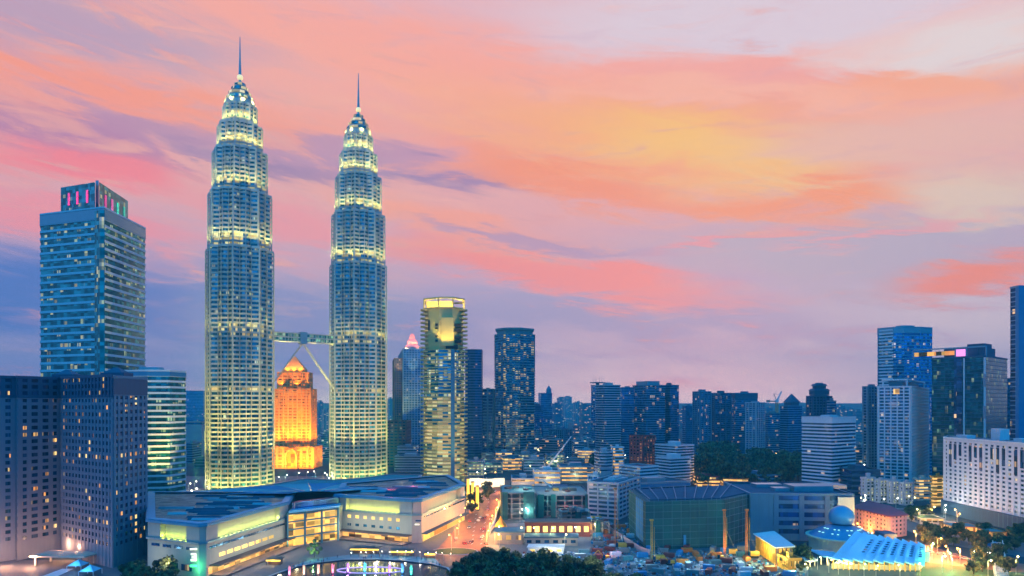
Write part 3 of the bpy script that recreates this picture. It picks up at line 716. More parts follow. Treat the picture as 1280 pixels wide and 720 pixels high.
rf = MB(); rf.ring(offset(ccw(kp), -2), offset(ccw(kp), .8), zc-1.6, zc); rf.ring(offset(ccw(kp), -2), offset(ccw(kp), .4), zc-12, zc-10.6)
for i, q in enumerate(ccw(kp)): rf.beam((q[0], q[1]+.3, zc-11), (q[0], q[1]+.3, zc-1.6), 1.6)
rf.build('roof_frame', 'ylit_wall', kt)
bk = MB(); bk.prism([(gx(533, KY+20), KY+20), (gx(566, KY+18), KY+18), (gx(566, KY+18), KY+24), (gx(533, KY+20), KY+26)], zc-10, zc-1.7); bk.build('roof_screen', 'ylit_wall', kt)
YL = (1., .72, .12)
for px in (536, 545, 553, 560, 568, 576):
    spot((gx(px, KY-7), KY-7, zt_+2), (0, .18, 1), 24000, YL, 75, .8)
for px in (538, 549, 560, 572):
    point((gx(px, KY+11), KY+11, zc-8), 12000, YL, .6)
for px in (535, 547, 559, 572, 583): spot((gx(px, KY-12), KY-12, 6), (0, .12, 1), 60000, (1., .72, .18), 50, .8)

building('plain dark blue slab tower right behind the yellow crowned condominium', curved(581.5, 602, 930, 35, 4, 5), gz(438, 930), fh=3.7, wall='darkstone', gl='g_navy', sp=.6, proj=.25, plant=0)
building('slim teal tower with ladder-like windows beside the plain dark blue slab', rect(601, 618, 1020, 30), gz(487, 1020), fh=4.6, wall='tealclad', gl='g_navy', sp=.35, proj=.5, pier=(9, 2.6, .8), name='apartment_tower')
rt = building('broad rounded apartment tower with amber lit balconies and a curved roof rim', [(gx(619, 985), 985.), (gx(632, 968), 968.), (gx(650, 968), 968.), (gx(668, 985), 985.), (gx(668, 1025), 1025.), (gx(619, 1025), 1025.)],
     gz(419, 980), fh=3.9, wall='tealclad', gl=glass('apartment_glass', (.03, .13, .22), .15, 4, 3.9, (1., .60, .08), (1., .82, .25), .5), sp=.36, proj=1.1, name='apartment_tower', plant=0)
q6 = ccw([(gx(621, 985), 985.), (gx(632, 970), 970.), (gx(650, 970), 970.), (gx(666, 985), 985.), (gx(664, 1020), 1020.), (gx(623, 1020), 1020.)])
m_ = MB(); m_.prism(q6, gz(419, 980)+.1, gz(413, 980)); m_.prism(offset(q6, 2), gz(413, 980)+.05, gz(410.5, 980), bot=True); m_.build('roof_rim', 'tealclad', rt)
# ================================================================ MIDDLE AND RIGHT SKYLINE
def bl(label, xl, xc, xr, Y, th, ytop, **kw):
    dep = kw.pop('dep', 30)
    return building(label, corner(xl, xc, xr, Y, th, dep), gz(ytop, Y), **kw)
bl('stepped pale blue tower with small pointed turret right of the amber lit apartment tower', 673, 676, 690, 1350, 10, 492, wall='blueconc', gl='g_blue', name='apartment_tower', plant=0)
m_ = MB(); x, y = gx(686, 1365), 1365.; m_.box(x, y, gz(491, 1350), 10, 10, 7); m_.prism([(x-5, y-5), (x+5, y-5), (x+5, y+5), (x-5, y+5)], gz(491, 1350)+7.05, gz(491, 1350)+15, top=[(x-.3, y-.3), (x+.3, y-.3), (x+.3, y+.3), (x-.3, y+.3)]); m_.build('turret', 'blueconc', [o for o in COL.objects if o.get('label', '').startswith('stepped pale blue')][0])
bl('dim blue slab half hidden by the amber lit apartment tower', 664, 668, 679, 1200, 14, 508, wall='darkstone', gl='g_blue', name='apartment_tower')
bl('white gridded twin-face block with flat roof behind the luffing crane', 686, 705, 716, 1050, 48, 538, wall='blueconc', gl='g_navy', fh=3.4, sp=.4, pier=(4.5, 1.6, .5), single=True, name='office_block')
# cluster of apartment towers
def mastroof(t, px, Y, z):
    m_ = MB(); x = gx(px, Y); m_.lathe([(3, z), (3, z+3), (13, z+3.2), (13.5, z+4.6), (3, z+5)], x, Y+16, 14); m_.build('roof_disc', 'blueconc', t)
    for d in (-7, -3, 3, 7): a_ = MB(); a_.beam((x+d, Y+16, z+4.8), (x+d, Y+16, z+14), .5); a_.build('antenna', 'steel', t)
t = bl('tower with a thin roof disc and four antennas at the edge of the apartment cluster', 739, 748, 760, 1130, 25, 482, wall='blueconc', gl='g_blue', name='apartment_tower', plant=0)
mastroof(t, 748.5, 1130, gz(481, 1130))
bl('pale banded apartment tower with a column of lit windows, left in the cluster', 745, 756, 775, 1000, 28, 482, wall='offwhite', gl='g_navy', sp=.4, proj=.8, name='apartment_tower', fh=3.5)
bl('narrow recessed apartment tower between the pale banded one and the flat topped slab', 773, 777, 795, 1040, 10, 485, wall='blueconc', gl='g_blue', fh=3.6, proj=.6, name='apartment_tower')
t = bl('flat topped wide apartment slab with rooftop box, tallest of the cluster', 791, 808, 831, 1010, 20, 482, wall='blueconc', gl='g_condo', fh=3.5, proj=.6, name='apartment_tower', plant=0)
q = corner(792, 808, 828, 1014, 20); m_ = MB(); m_.prism(offset(ccw(q), -3), gz(482, 1010)+.1, gz(476, 1010)); m_.build('roof_box', 'bsteel', t)
bl('dark edged apartment tower with notched corner at the outer end of the cluster', 824, 838, 848.5, 1030, 40, 482, wall='darkstone', gl='g_condo', fh=3.5, name='apartment_tower')
bl('short dim tower between the apartment cluster and the double apartment slabs', 853, 857, 868, 1250, 10, 508, wall='blueconc', gl='g_navy', name='apartment_tower')
bl('apartment slab with one vertical strip of amber windows', 866, 875, 889, 1080, 22, 490, wall='blueconc', gl='g_condo', fh=3.4, sp=.35, pier=(7, 1.4, .9), name='apartment_tower')
bl('blue apartment slab sharing its roofline with the amber strip one', 888, 893, 914, 1110, 8, 492, wall='darkstone', gl='g_condo', fh=3.4, pier=(9, 1.6, .9), name='apartment_tower')
bl('apartment tower with a dark roof frame above a pale balcony face', 914, 919, 947, 1120, 6, 492, wall='blueconc', gl='g_condo', fh=3.4, crownh=8, crownm='darkstone', name='apartment_tower')
bl('paler blue apartment block standing forward of the dark roof framed tower', 932, 945, 956, 1050, 40, 504, wall='offwhite', gl='g_blue', fh=3.4, pier=(6, 1.2, .8), name='apartment_tower')
bl('low teal slab between the pale blue block and the pyramid roofed tower', 955, 960, 976, 1180, 8, 517, wall='tealclad', gl='g_navy', fh=3.6, name='office_block')
t = bl('blue office tower with gabled pyramid roof', 975, 985, 1002.5, 1040, 26, 508, wall='blueconc', gl='g_navy', fh=3.6, name='office_tower', plant=0)
q = ccw(corner(980, 988, 999, 1046, 26)); cx_ = sum(a[0] for a in q)/4; cy_ = sum(a[1] for a in q)/4
m_ = MB(); m_.prism(q, gz(508, 1040)+.1, gz(503, 1040)); m_.prism(offset(q, 1.5), gz(503, 1040)+.05, gz(492, 1040), top=[(cx_+(a[0]-cx_)*.05, cy_+(a[1]-cy_)*.05) for a in q]); m_.build('pyramid_roof', 'darkstone', t)
t = bl('dark blue pagoda topped tower behind the striped block', 1008, 1016, 1040, 900, 18, 496, wall='darkstone', gl='g_navy', fh=3.7, pier=(5, 1.4, .9), name='office_tower', plant=0)
q = ccw(corner(1011, 1018, 1037, 905, 18)); cx_ = sum(a[0] for a in q)/4; cy_ = sum(a[1] for a in q)/4; zz = gz(496, 900)
for s_, h0, h1 in ((1.12, 0, 2.6), (.98, 2.65, 8.), (1.08, 8.05, 11.), (.66, 11.05, 14.5), (.82, 14.55, 17.5), (.4, 17.55, 19)):
    P4 = [(cx_+(a[0]-cx_)*s_, cy_+(a[1]-cy_)*s_) for a in q]; tp = P4
    if h1-h0 < 3.2 and s_ > .5: tp = [(cx_+(a[0]-cx_)*s_*.78, cy_+(a[1]-cy_)*s_*.78) for a in q]
    m_ = MB(); m_.prism(P4, zz+h0+.1, zz+h1, bot=True, top=tp); m_.build('roof_tier', 'darkstone' if s_ > .6 else 'bsteel', t)
bl('light blue plain block tucked beside the pagoda topped tower', 1034, 1037, 1045, 880, 8, 502, wall='bsteel', gl='g_blue', fh=3.7, name='office_block')
t = bl('white striped office block in front of the pagoda topped tower', 1003, 1040, 1069, 640, 34, 523, wall='white', gl='g_navy', fh=3.35, sp=.46, proj=.5, name='office_block', crownh=4.5, plant=2)
point((gx(1020, 600), 596, 30), 12000, (1., .45, .55), 2)
bl('blue banded slim tower left of the tall curved glass tower', 1078, 1085, 1100, 860, 24, 484, wall='bsteel', gl='g_navy', fh=3.7, pier=(6, 2.2, .6), name='office_tower')
t = building('tall curved blue glass tower with pale stripes on its narrow side', [(gx(1097, 815), 815.), (gx(1117, 800), 800.), (gx(1130, 797), 797.), (gx(1150, 799), 799.), (gx(1165, 806), 806.), (gx(1165, 850), 850.), (gx(1100, 850), 850.)],
     gz(410, 800), fh=3.8, wall='bsteel', gl='g_blue', sp=.30, proj=.3, name='office_tower', plant=1, crownh=6)
sw = MB(); a, b = (gx(1099, 812), 811.3), (gx(1116, 800), 799.3)
for k in range(44): sw.prism(ccw([a, b, (b[0]+.2, b[1]+1), (a[0]+.2, a[1]+1)]), 8+k*3.8, 8+k*3.8+1.7, bot=True)
sw.build('pale_stripes', 'white', t)
# white balcony apartment tower
t = bl('white balcony apartment tower with a dark blue glazed flank and roof frame', 1098, 1138, 1160, 665, 52, 484, wall='white', gl='g_condo', fh=3.3, sp=.34, proj=1.1, pier=(5.2, 1.1, 1.2), name='apartment_tower', plant=0)
q = ccw(corner(1098, 1138, 1160, 665, 52)); m_ = MB(); rf = offset(q, -3.5); z_ = gz(484, 665)
for a in rf: m_.beam((a[0], a[1], z_), (a[0], a[1], z_+8), 1.2)
m_.ring(offset(rf, -2.5), offset(rf, 1), z_+7, z_+8.4); m_.build('roof_frame', 'white', t)
m_ = MB(); m_.prism(offset(q, -8), z_+.1, z_+6); m_.build('plant_room', 'blueconc', t)
m_ = MB(); m_.box(gx(1114, 655), 646, z_-7, 5, 1.5, 5, radians(-38)); m_.build('lit_balcony', 'shopy', t)
# dark glass office tower with lit sign
t = bl('dark green glass office tower with a glowing roof screen', 1165, 1232, 1259, 640, 40, 446, wall='darkstone', gl='g_green', fh=3.8, sp=.14, proj=.15, name='office_tower', plant=0)
q = ccw(corner(1165, 1232, 1259, 640, 40)); z_ = gz(446, 640)
C_ = (gx(1232, 640), 640.); d2 = (-sin(radians(40)), cos(radians(40)))
def along(s, off): return (C_[0]+d2[0]*s-cos(radians(40))*off, C_[1]+d2[1]*s-sin(radians(40))*off)
for s_, w_, m__, nm in ((.6, 1.6, 'white', 'corner_fin'), (17.5, 1.2, 'white', 'corner_fin'), (22.5, 6.5, 'g_dark', 'dark_strip')):
    a, b, c_, d = along(s_-w_/2, .05), along(s_+w_/2, .05), along(s_+w_/2, .8), along(s_-w_/2, .8)
    f_ = MB(); f_.prism(ccw([a, b, c_, d]), 6, z_-.5); f_.build(nm, m__, t)
for k in range(3):
    a, b, c_, d = along(-.4, .9), along(1.6, .9), along(1.6, 1.6), along(-.4, 1.6)
    f_ = MB(); f_.prism(ccw([a, b, c_, d]), z_-28-k*30, z_-16-k*30, bot=True); f_.build('pink_panel', 'pinkwall', t)
s0, s1 = 26, 62
a, b, c_, d = along(s0, -2), along(s1, -2), along(s1, -3), along(s0, -3)
f_ = MB(); f_.prism(ccw([a, b, c_, d]), z_+3.4, z_+7.4); f_.build('roof_screen', glass('roof_screen_glow', (.4, .15, .02), .8, 5, 12, (1., .30, .06), (1., .62, .12), .8), t)
a, b, c_, d = along(17, -2), along(25, -2), along(25, -3), along(17, -3)
f_ = MB(); f_.prism(ccw([a, b, c_, d]), z_+1.8, z_+8.5); f_.build('pink_screen', glow('pink_screen_glow', (1., .3, .7), 1.2), t)
fr = MB(); P_ = [along(s, -1.6) for s in (0, 16.2, 25.5, 62.5)]
for a in P_: fr.beam((a[0], a[1], z_), (a[0], a[1], z_+10), 1.)
fr.beam((*P_[0], z_+10), (*P_[-1], z_+10), 1.2); fr.build('screen_frame', 'bsteel', t)
f_ = MB(); f_.prism(offset(q, -8), z_+.1, z_+11); f_.build('plant_room', 'darkstone', t)
f_ = MB(); f_.prism([(C_[0]+4, C_[1]+8), (C_[0]+20, C_[1]+20), (C_[0]+12, C_[1]+32), (C_[0]-4, C_[1]+20)], z_+.15, z_+13.5); f_.build('plant_room', 'darkstone', t)
bl('narrow dark tower wedged between the dark glass office tower and the framed edge tower', 1256, 1258, 1266, 700, 8, 478, wall='darkstone', gl='g_dark', name='office_tower')
t = bl('very tall blue framed tower cut by the picture edge, balconies glowing orange', 1263, 1272, 1330, 520, 4, 359, wall='bsteel', gl='g_dark', fh=3.6, sp=.2, proj=.2, name='apartment_tower', plant=0)
f_ = MB(); a = corner(1263, 1272, 1330, 520, 4)
x0, y0 = a[0]
f_.prism([(x0-.3, y0-1.5), (x0+4.4, y0-1.5), (x0+4.4, y0+2), (x0-.3, y0+2)], 0, gz(357, 520)); f_.build('blue_pier', 'metalroof', t)
bm = MB(); bm.box(0, 0, 0, 24, 2.2, .5); bm.box(0, -1.05, .5, 24, .12, 1.); me = bm.mesh('balcony', 'pinkwall')
for k in range(36): link('balcony', me, t, (x0+17-t.location.x, y0-1.2-t.location.y, 12+k*4.1))
# white hotel with dark podium
HP2 = [(gx(1180, 532), 532.), (gx(1345, 408), 408.), (gx(1345, 408)+16, 424.), (gx(1180, 532)+16, 552.)]
HPc = ccw(HP2)
t = building('long white hotel slab with a grid of dark windows on a dark podium', HPc, 58, z0=10, fh=3.15, wall='white', gl='g_dark', sp=.48, proj=.35, pier=(5.6, 2.4, .55), single=True, plant=0, name='hotel', crownh=1.6, band0=.5)
pd = MB(); pd.prism(offset(HPc, 2.), 0, 9.9); pd.build('podium', 'darkstone', t)
pf = MB(); pa, pb = offset(HPc, 2.)[0], offset(HPc, 2.)[1]
oq = ccw(HP2); 
for k in range(30):
    q_ = k/29; a = (HP2[0][0]+(HP2[1][0]-HP2[0][0])*q_, HP2[0][1]+(HP2[1][1]-HP2[0][1])*q_); pf.box(a[0]-1.6, a[1]-2.1, .1, .5, .5, 9.6)
pf.build('podium_fins', 'tealclad', t)
# tall dark window strips in the upper floors
dx, dy = HP2[1][0]-HP2[0][0], HP2[1][1]-HP2[0][1]; LL = math.hypot(dx, dy); dx /= LL; dy /= LL; nx, ny = dy, -dx
nb_ = int(round(LL/5.6)); s_ = LL/nb_
for k in range(0, nb_):
    if k % 4 == 0: continue
    d_ = (16, 30, 22)[k % 3]; q_ = s_*(k+.5); x, y = HP2[0][0]+dx*q_+nx*.45, HP2[0][1]+dy*q_+ny*.45
    w_ = MB(); w_.box(x, y, 56-d_*.62, s_-2.5, .3, d_*.62-1.5, atan2(dy, dx)); w_.build('tall_window', 'g_dark', t)
for (px, w_, h_) in ((1247, 9, 9), (1204, 12, 3), (1275, 8, 3)):
    m_ = MB(); Yr = 532-(px-1180)/165*124+8; m_.box(gx(px, Yr)+4, Yr+3, 58.1, w_, 7, h_, atan2(dy, dx)); m_.build('plant_room', 'white', t)
for k in range(5): 
    q_ = .08+k*.16; spot((HP2[0][0]+(HP2[1][0]-HP2[0][0])*q_-14, HP2[0][1]+(HP2[1][1]-HP2[0][1])*q_-18, 3), (.25, .35, 1), 9000, (.85, .92, 1.), 80)
# mid-rise
t = building('small rounded block with white balcony rings beside the red-brown block', [(gx(745, 705)+0, 712.), (gx(750, 700), 700.), (gx(758, 698), 698.), (gx(765, 704), 704.), (gx(765, 725), 725.), (gx(745, 725), 725.)], gz(566, 700), fh=3.3, wall='offwhite', gl='g_navy', sp=.5, proj=1., name='apartment_block')
bl('stair tower block glowing amber next to the white balcony rings', 764, 768, 779, 712, 8, 560, wall='white', gl=glass('stair_glass', (.3, .15, .06), .6, 4, 3.3, (1., .45, .1), (1., .7, .3), .8), sp=.4, fh=3.3, proj=.8, name='apartment_block', plant=1)
bl('red-brown block with rows of orange windows', 787, 804, 819, 760, 36, 546, wall='red', gl=glass('red_glass', (.12, .03, .03), .35, 3.5, 3.6, (1., .25, .08), (1., .45, .2), .5), sp=.45, fh=3.6, proj=.4, pier=(5, 2, .5), name='office_block', plant=0)
bl('white banded block with sloping stepped side, behind the blue rooftop terraces', 820, 846, 866, 740, 34, 558, wall='white', gl='g_navy', sp=.42, fh=3.1, proj=1., name='apartment_block')
bl('lower step of the white banded block with long balconies', 822, 838, 862, 700, 30, 574, wall='white', gl='g_navy', sp=.42, fh=3.1, proj=1., name='apartment_block')
# white institution with terraces
t = bl('long white institutional block with grey roof terrace above the yard', 735, 773, 800, 500, 62, 606, wall='offwhite', gl='g_navy', sp=.42, fh=3.4, proj=.5, name='institution_block', plant=2, pier=(9, 1., .6))
t2 = bl('blue topped wing rising behind the white institutional block', 772, 790, 862, 575, 20, 606, wall='bsteel', gl='g_navy', sp=.5, fh=3.4, proj=.5, name='institution_block', plant=1, crownh=3, crownm='metalroof')
t2 = bl('white two storey rooftop building with a dark red roof behind the green netted building', 775, 800, 822, 640, 34, 585, wall='white', gl='g_navy', sp=.5, fh=3.2, proj=.7, name='institution_block', plant=0, roof='purple')
bl('tall blank blue slab of the institution beside its grey roof terrace', 748, 751, 764, 560, 20, 587, wall='bsteel', gl='g_navy', fh=30, sp=.96, name='institution_block', dep=14, plant=0)
bl('white framed end block of the institution nearest the construction cranes', 735, 748, 757, 560, 45, 596, wall='white', gl='g_blue', fh=4, sp=.3, pier=(6, .8, .6), name='institution_block', dep=14)
# blue parking block
PK = front(938, 1066, 425, 62, -3)
t = building('blue parking block with open dark decks', PK, 28, fh=5.2, wall='blueconc', gl='g_navy', sp=.42, proj=.5, pier=(15., 3., .7), single=True, name='parking_block', plant=0, band0=2, roof='roof')
m_ = MB(); a = ccw(PK)[0]
m_.prism([(gx(938, 424), 423.9), (gx(966, 424), 423.3), (gx(966, 424), 424.6), (gx(938, 424), 424.6)], 0, 27.8); m_.build('blank_bay', 'blueconc', t)
m_ = MB(); m_.prism([(gx(1046, 421), 419.5), (gx(1066, 421), 419.), (gx(1066, 421), 421), (gx(1046, 421), 421)], 0, 27.6); m_.build('blank_bay', 'bsteel', t)
for (px, Y, w_, d_, h_) in ((1010, 450, 26, 16, 3.5), (1040, 462, 14, 12, 2.5), (975, 448, 10, 8, 2), (958, 470, 18, 10, 2)):
    m_ = MB(); m_.box(gx(px, Y), Y, 28.1, w_, d_, h_, .05); m_.build('plant_room', 'bsteel', t)
# green netted building under construction
GN = [(gx(807, 396), 396.), (gx(906, 404), 404.), (gx(942, 432), 432.), (gx(925, 480), 480.), (gx(786, 452), 452.)]
GN = ccw(GN)
t = thing('netted_building', 'unfinished building wrapped in green safety netting with steel roof trusses', 'building', (gx(850, 430), 430, 0))
m_ = MB(); m_.prism(GN, 0, 28); m_.build('netting', 'greennet', t)
sc_m = MB(); outer = offset(GN, .5)
for i in range(5):
    a, b = outer[i], outer[(i+1) % 5]; L_ = math.hypot(b[0]-a[0], b[1]-a[1]); n_ = int(L_/5.2)
    for k in range(n_+1):
        q_ = k/n_; sc_m.beam((a[0]+(b[0]-a[0])*q_, a[1]+(b[1]-a[1])*q_, 0), (a[0]+(b[0]-a[0])*q_, a[1]+(b[1]-a[1])*q_, 29), .16)
    for z_ in range(2, 30, 4): sc_m.beam((*a, z_), (*b, z_), .18)
sc_m.build('scaffold', 'tealclad', t)
m_ = MB()
a, b = (gx(812, 410), 409.), (gx(822, 396), 395.6)
m_.prism(ccw([(gx(794, 426), 424.), (gx(803, 404), 402.), (gx(803, 404)+.5, 403.), (gx(794, 426)+.5, 425.)]), 3, 27.4); m_.build('blue_sheet', 'bluenet', t)
m_ = MB(); m_.prism([(gx(855, 398), 398.6), (gx(858, 398), 398.7), (gx(858, 398), 400), (gx(855, 398), 400)], 0, 8); m_.build('blue_chute', 'bluenet', t)
for k in range(9):
    q_ = (k+.5)/9; f0 = (GN[0], GN[1]); 
    xa, ya = gx(807, 396)+(gx(906, 404)-gx(807, 396))*q_, 396+8*q_+1; xb, yb = gx(788, 450)+(gx(920, 476)-gx(788, 450))*q_, 450+24*q_
    m_ = MB(); m_.beam((xa, ya, 29.4), (xb, yb, 29.6), .4); m_.beam((xa, ya, 27.8), (xb, yb, 28.2), .35)
    for j in range(9):
        u = j/8; v = min(1, u+.06); m_.beam((xa+(xb-xa)*u, ya+(yb-ya)*u, 28), (xa+(xb-xa)*v, ya+(yb-ya)*v, 29.4), .25)
    m_.build('roof_truss', 'blueconc', t)
m_ = MB(); m_.prism(offset(GN, -4), 28.05, 28.6); m_.build('deck', 'roof', t)
# pink building with hipped roof
def hip(t, poly, z, h_, mat, ov=1.2):
    q = offset(poly, ov); cx_ = sum(a[0] for a in q)/4; cy_ = sum(a[1] for a in q)/4
    e = [math.hypot(q[1][0]-q[0][0], q[1][1]-q[0][1]), math.hypot(q[2][0]-q[1][0], q[2][1]-q[1][1])]
    kx = [(.06, .9)[0]]*4; m_ = MB(); m_.prism(q, z-.4, z, bot=True)
    if e[0] > e[1]: A = [(q[3][i]+q[0][i])/2 for i in (0, 1)]; B = [(q[1][i]+q[2][i])/2 for i in (0, 1)]; lo = e[1]/e[0]/2
    else: A = [(q[0][i]+q[1][i])/2 for i in (0, 1)]; B = [(q[2][i]+q[3][i])/2 for i in (0, 1)]; lo = e[0]/e[1]/2
    r0 = (A[0]+(B[0]-A[0])*lo, A[1]+(B[1]-A[1])*lo, z+h_); r1 = (A[0]+(B[0]-A[0])*(1-lo), A[1]+(B[1]-A[1])*(1-lo), z+h_)
    c3 = [(a[0], a[1], z+.01) for a in q]
    if e[0] > e[1]: m_.quad(c3[0], c3[1], r1, r0); m_.quad(c3[1], c3[2], r1); m_.quad(c3[2], c3[3], r0, r1); m_.quad(c3[3], c3[0], r0)
    else: m_.quad(c3[0], c3[1], r0); m_.quad(c3[1], c3[2], r1, r0); m_.quad(c3[2], c3[3], r1); m_.quad(c3[3], c3[0], r0, r1)
    return m_.build('roof', mat, t)
PKB = ccw([(gx(1066, 470), 470.), (gx(1113, 432), 432.), (gx(1133, 439), 439.), (gx(1086, 480), 480.)])
t = building('pink plastered block with a purple hipped roof lit orange from the street', PKB, 13.5, fh=2.9, wall='pinkwall', gl='g_dark', sp=.5, proj=.12, pier=(3.6, 2., .25), single=True, name='apartment_block', plant=0, parapet=.1)
hip(t, PKB, 13.7, 5, 'purple')
# low white houses row
for i, (a, b, Y, z_, lab) in enumerate(((1077, 1093, 590, 20, 'white terrace block with lit windows, farthest left of the row of four'), (1094, 1109, 585, 19, 'white terrace block, second of the row of four'), (1110, 1124, 578, 18.5, 'white terrace block, third of the row of four'), (1125, 1140, 570, 18, 'white terrace block at the end of the row beside the amber block'))):
    building(lab, corner(a, a+5, b, Y, 20), z_, fh=3., wall='offwhite', gl=glass('terrace_glass%d' % i, (.1, .15, .18), .35, 2.4, 3, (.9, 1., .45), (1., .8, .4), .9), sp=.4, proj=.7, pier=(5, 1.2, .8), name='terrace_block', plant=1, group='white terrace blocks')
bl('amber lit balcony block between the white terrace row and the white hotel', 1143, 1148, 1162, 600, 12, 600, wall='cream', gl='shopy', sp=.45, fh=3.2, proj=.8, name='apartment_block')
bl('bright yellow lit balcony block touching the white hotel', 1164, 1168, 1180, 560, 12, 597, wall='yellowp', gl='shopy', sp=.45, fh=3.2, proj=.8, name='apartment_block')
building('dark flat roofed hall in front of the white terrace row', front(1065, 1100, 620, 40, -4), 24, fh=5, wall='darkstone', gl='g_navy', name='hall', plant=2)

# low roofs filling the middle distance behind the boulevard
for (a_, b_, Y_, z_, wl_, gl_, lab) in (
 (584, 604, 800, 17, 'offwhite', 'g_busy', 'low cream office roof directly behind the glowing white canopy'),
 (606, 628, 830, 13, 'grey', 'g_busy', 'grey flat roofed hall right behind the glowing white canopy'),
 (630, 652, 860, 16, 'blueconc', 'shopy', 'blue grey hall with an amber ground floor below the amber lit apartment tower'),
 (586, 600, 930, 26, 'tealclad', 'g_navy', 'small teal block at the foot of the ladder-windowed tower'),
 (602, 617, 900, 20, 'darkstone', 'g_condo', 'small dark block at the foot of the ladder-windowed tower'),
 (620, 640, 930, 18, 'offwhite', 'shopy', 'pale podium under the amber lit apartment tower'),
 (643, 668, 935, 15, 'bsteel', 'g_busy', 'blue podium under the amber lit apartment tower'),
 (655, 680, 860, 14, 'offwhite', 'g_condo', 'pale low block behind the mast of the luffing crane'),
 (684, 706, 900, 17, 'blueconc', 'g_busy', 'low blue block in front of the white gridded block'),
 (709, 730, 870, 13, 'grey', 'g_condo', 'low grey block right of the white gridded block'),
 (722, 742, 960, 19, 'offwhite', 'shopy', 'low pale block with amber windows left of the white balcony rings'),
 (872, 900, 690, 11, 'red', 'shopy', 'low red roofed house at the edge of the wooded park, behind the netted building'),
 (905, 935, 680, 10, 'orangep', 'shopy', 'long low orange walled house before the wooded park'),
 (940, 975, 690, 12, 'blueconc', 'g_navy', 'low blue grey house between wooded park and parking block')):
    building(lab, front(a_, b_, Y_, 26, R.uniform(-12, 12)), z_, fh=3.6, wall=wl_, gl=gl_, sp=.42, proj=.5, name='low_block', plant=2)
# ---------------------------------------------------------------- hazy city further off
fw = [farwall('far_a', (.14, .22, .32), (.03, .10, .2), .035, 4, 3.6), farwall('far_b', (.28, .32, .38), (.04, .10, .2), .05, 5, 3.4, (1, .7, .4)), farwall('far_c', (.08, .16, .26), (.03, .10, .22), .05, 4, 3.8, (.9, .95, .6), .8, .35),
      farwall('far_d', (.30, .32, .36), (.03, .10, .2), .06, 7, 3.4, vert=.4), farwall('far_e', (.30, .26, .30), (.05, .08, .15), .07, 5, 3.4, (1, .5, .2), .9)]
far = [ # px0, px1, ytop, Y, label
 (690, 702, 505, 2100, 'hazy slab just right of the turreted tower'), (696, 709, 497, 3600, 'pale hazy tower on the horizon, taller of the two behind the gridded block'),
 (704, 715, 496, 3500, 'pale hazy tower on the horizon, broader of the two behind the gridded block'), (716, 728, 503, 2600, 'hazy tower left of the antenna tower, tall one'),
 (724, 738, 506, 2200, 'wide hazy slab directly left of the antenna tower'), (692, 700, 530, 1500, 'low block lit pinkish above the gridded block'),
 (716, 724, 532, 1500, 'slim cream block right of the gridded block'), (728, 742, 541, 1450, 'low cream block beneath the wide hazy slab'),
 (848, 858, 512, 2300, 'hazy block in the gap right of the apartment cluster'), (955, 966, 510, 2500, 'hazy block behind the low teal slab'),
 (1000, 1010, 512, 2000, 'hazy block between pyramid roofed and pagoda topped towers'), (1044, 1056, 507, 2300, 'hazy block right of the pagoda topped tower'),
 (1054, 1068, 511, 2000, 'hazy block above the pink striped block'), (1066, 1079, 514, 1700, 'hazy block left of the slim blue banded tower'),
 (1069, 1079, 560, 900, 'dim low block at the foot of the slim blue banded tower'), (396, 404, 502, 2500, 'pale hazy tower just left of the farther twin skyscraper'),
 (402, 412, 512, 2100, 'hazy block touching the farther twin skyscraper'), (397, 410, 545, 1400, 'mauve block low between the orange tower and the farther twin skyscraper'), 
 (484, 491, 498, 2300, 'pale teal hazy block left of the crowned tower'), (601, 607, 520, 2200, 'hazy block behind the ladder-windowed tower'),
 (668, 676, 540, 1150, 'dark low block at the foot of the amber lit apartment tower'), (236, 246, 492, 3000, 'faint hazy tower above the gap beside the annex')]
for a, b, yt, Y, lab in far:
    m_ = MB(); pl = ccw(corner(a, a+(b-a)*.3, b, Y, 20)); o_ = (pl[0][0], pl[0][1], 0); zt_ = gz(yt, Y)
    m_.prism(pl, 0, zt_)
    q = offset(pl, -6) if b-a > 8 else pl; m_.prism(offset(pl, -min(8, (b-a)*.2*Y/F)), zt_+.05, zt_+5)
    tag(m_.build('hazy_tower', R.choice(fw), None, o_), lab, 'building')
# low-rise city beyond, look-alikes
RB = random.Random(5)
bm_ = []
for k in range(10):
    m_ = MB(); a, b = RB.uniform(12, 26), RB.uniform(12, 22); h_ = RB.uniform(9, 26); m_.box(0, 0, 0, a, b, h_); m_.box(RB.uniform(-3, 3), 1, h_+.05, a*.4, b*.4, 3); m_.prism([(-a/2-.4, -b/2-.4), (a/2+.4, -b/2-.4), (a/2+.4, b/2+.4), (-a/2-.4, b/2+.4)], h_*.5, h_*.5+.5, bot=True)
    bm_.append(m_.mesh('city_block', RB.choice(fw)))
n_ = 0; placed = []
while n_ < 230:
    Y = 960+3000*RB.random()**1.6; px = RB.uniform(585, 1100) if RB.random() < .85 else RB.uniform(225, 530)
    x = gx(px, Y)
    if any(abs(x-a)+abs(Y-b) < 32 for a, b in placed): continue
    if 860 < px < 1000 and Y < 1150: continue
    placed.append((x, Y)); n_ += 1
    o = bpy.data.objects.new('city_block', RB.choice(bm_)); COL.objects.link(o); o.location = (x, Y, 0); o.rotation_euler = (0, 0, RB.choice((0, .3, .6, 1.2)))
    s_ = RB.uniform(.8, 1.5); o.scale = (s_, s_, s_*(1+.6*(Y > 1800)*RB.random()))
    tag(o, 'small low city block in the hazy sprawl beyond the towers', 'building', 'low blocks of the hazy sprawl')
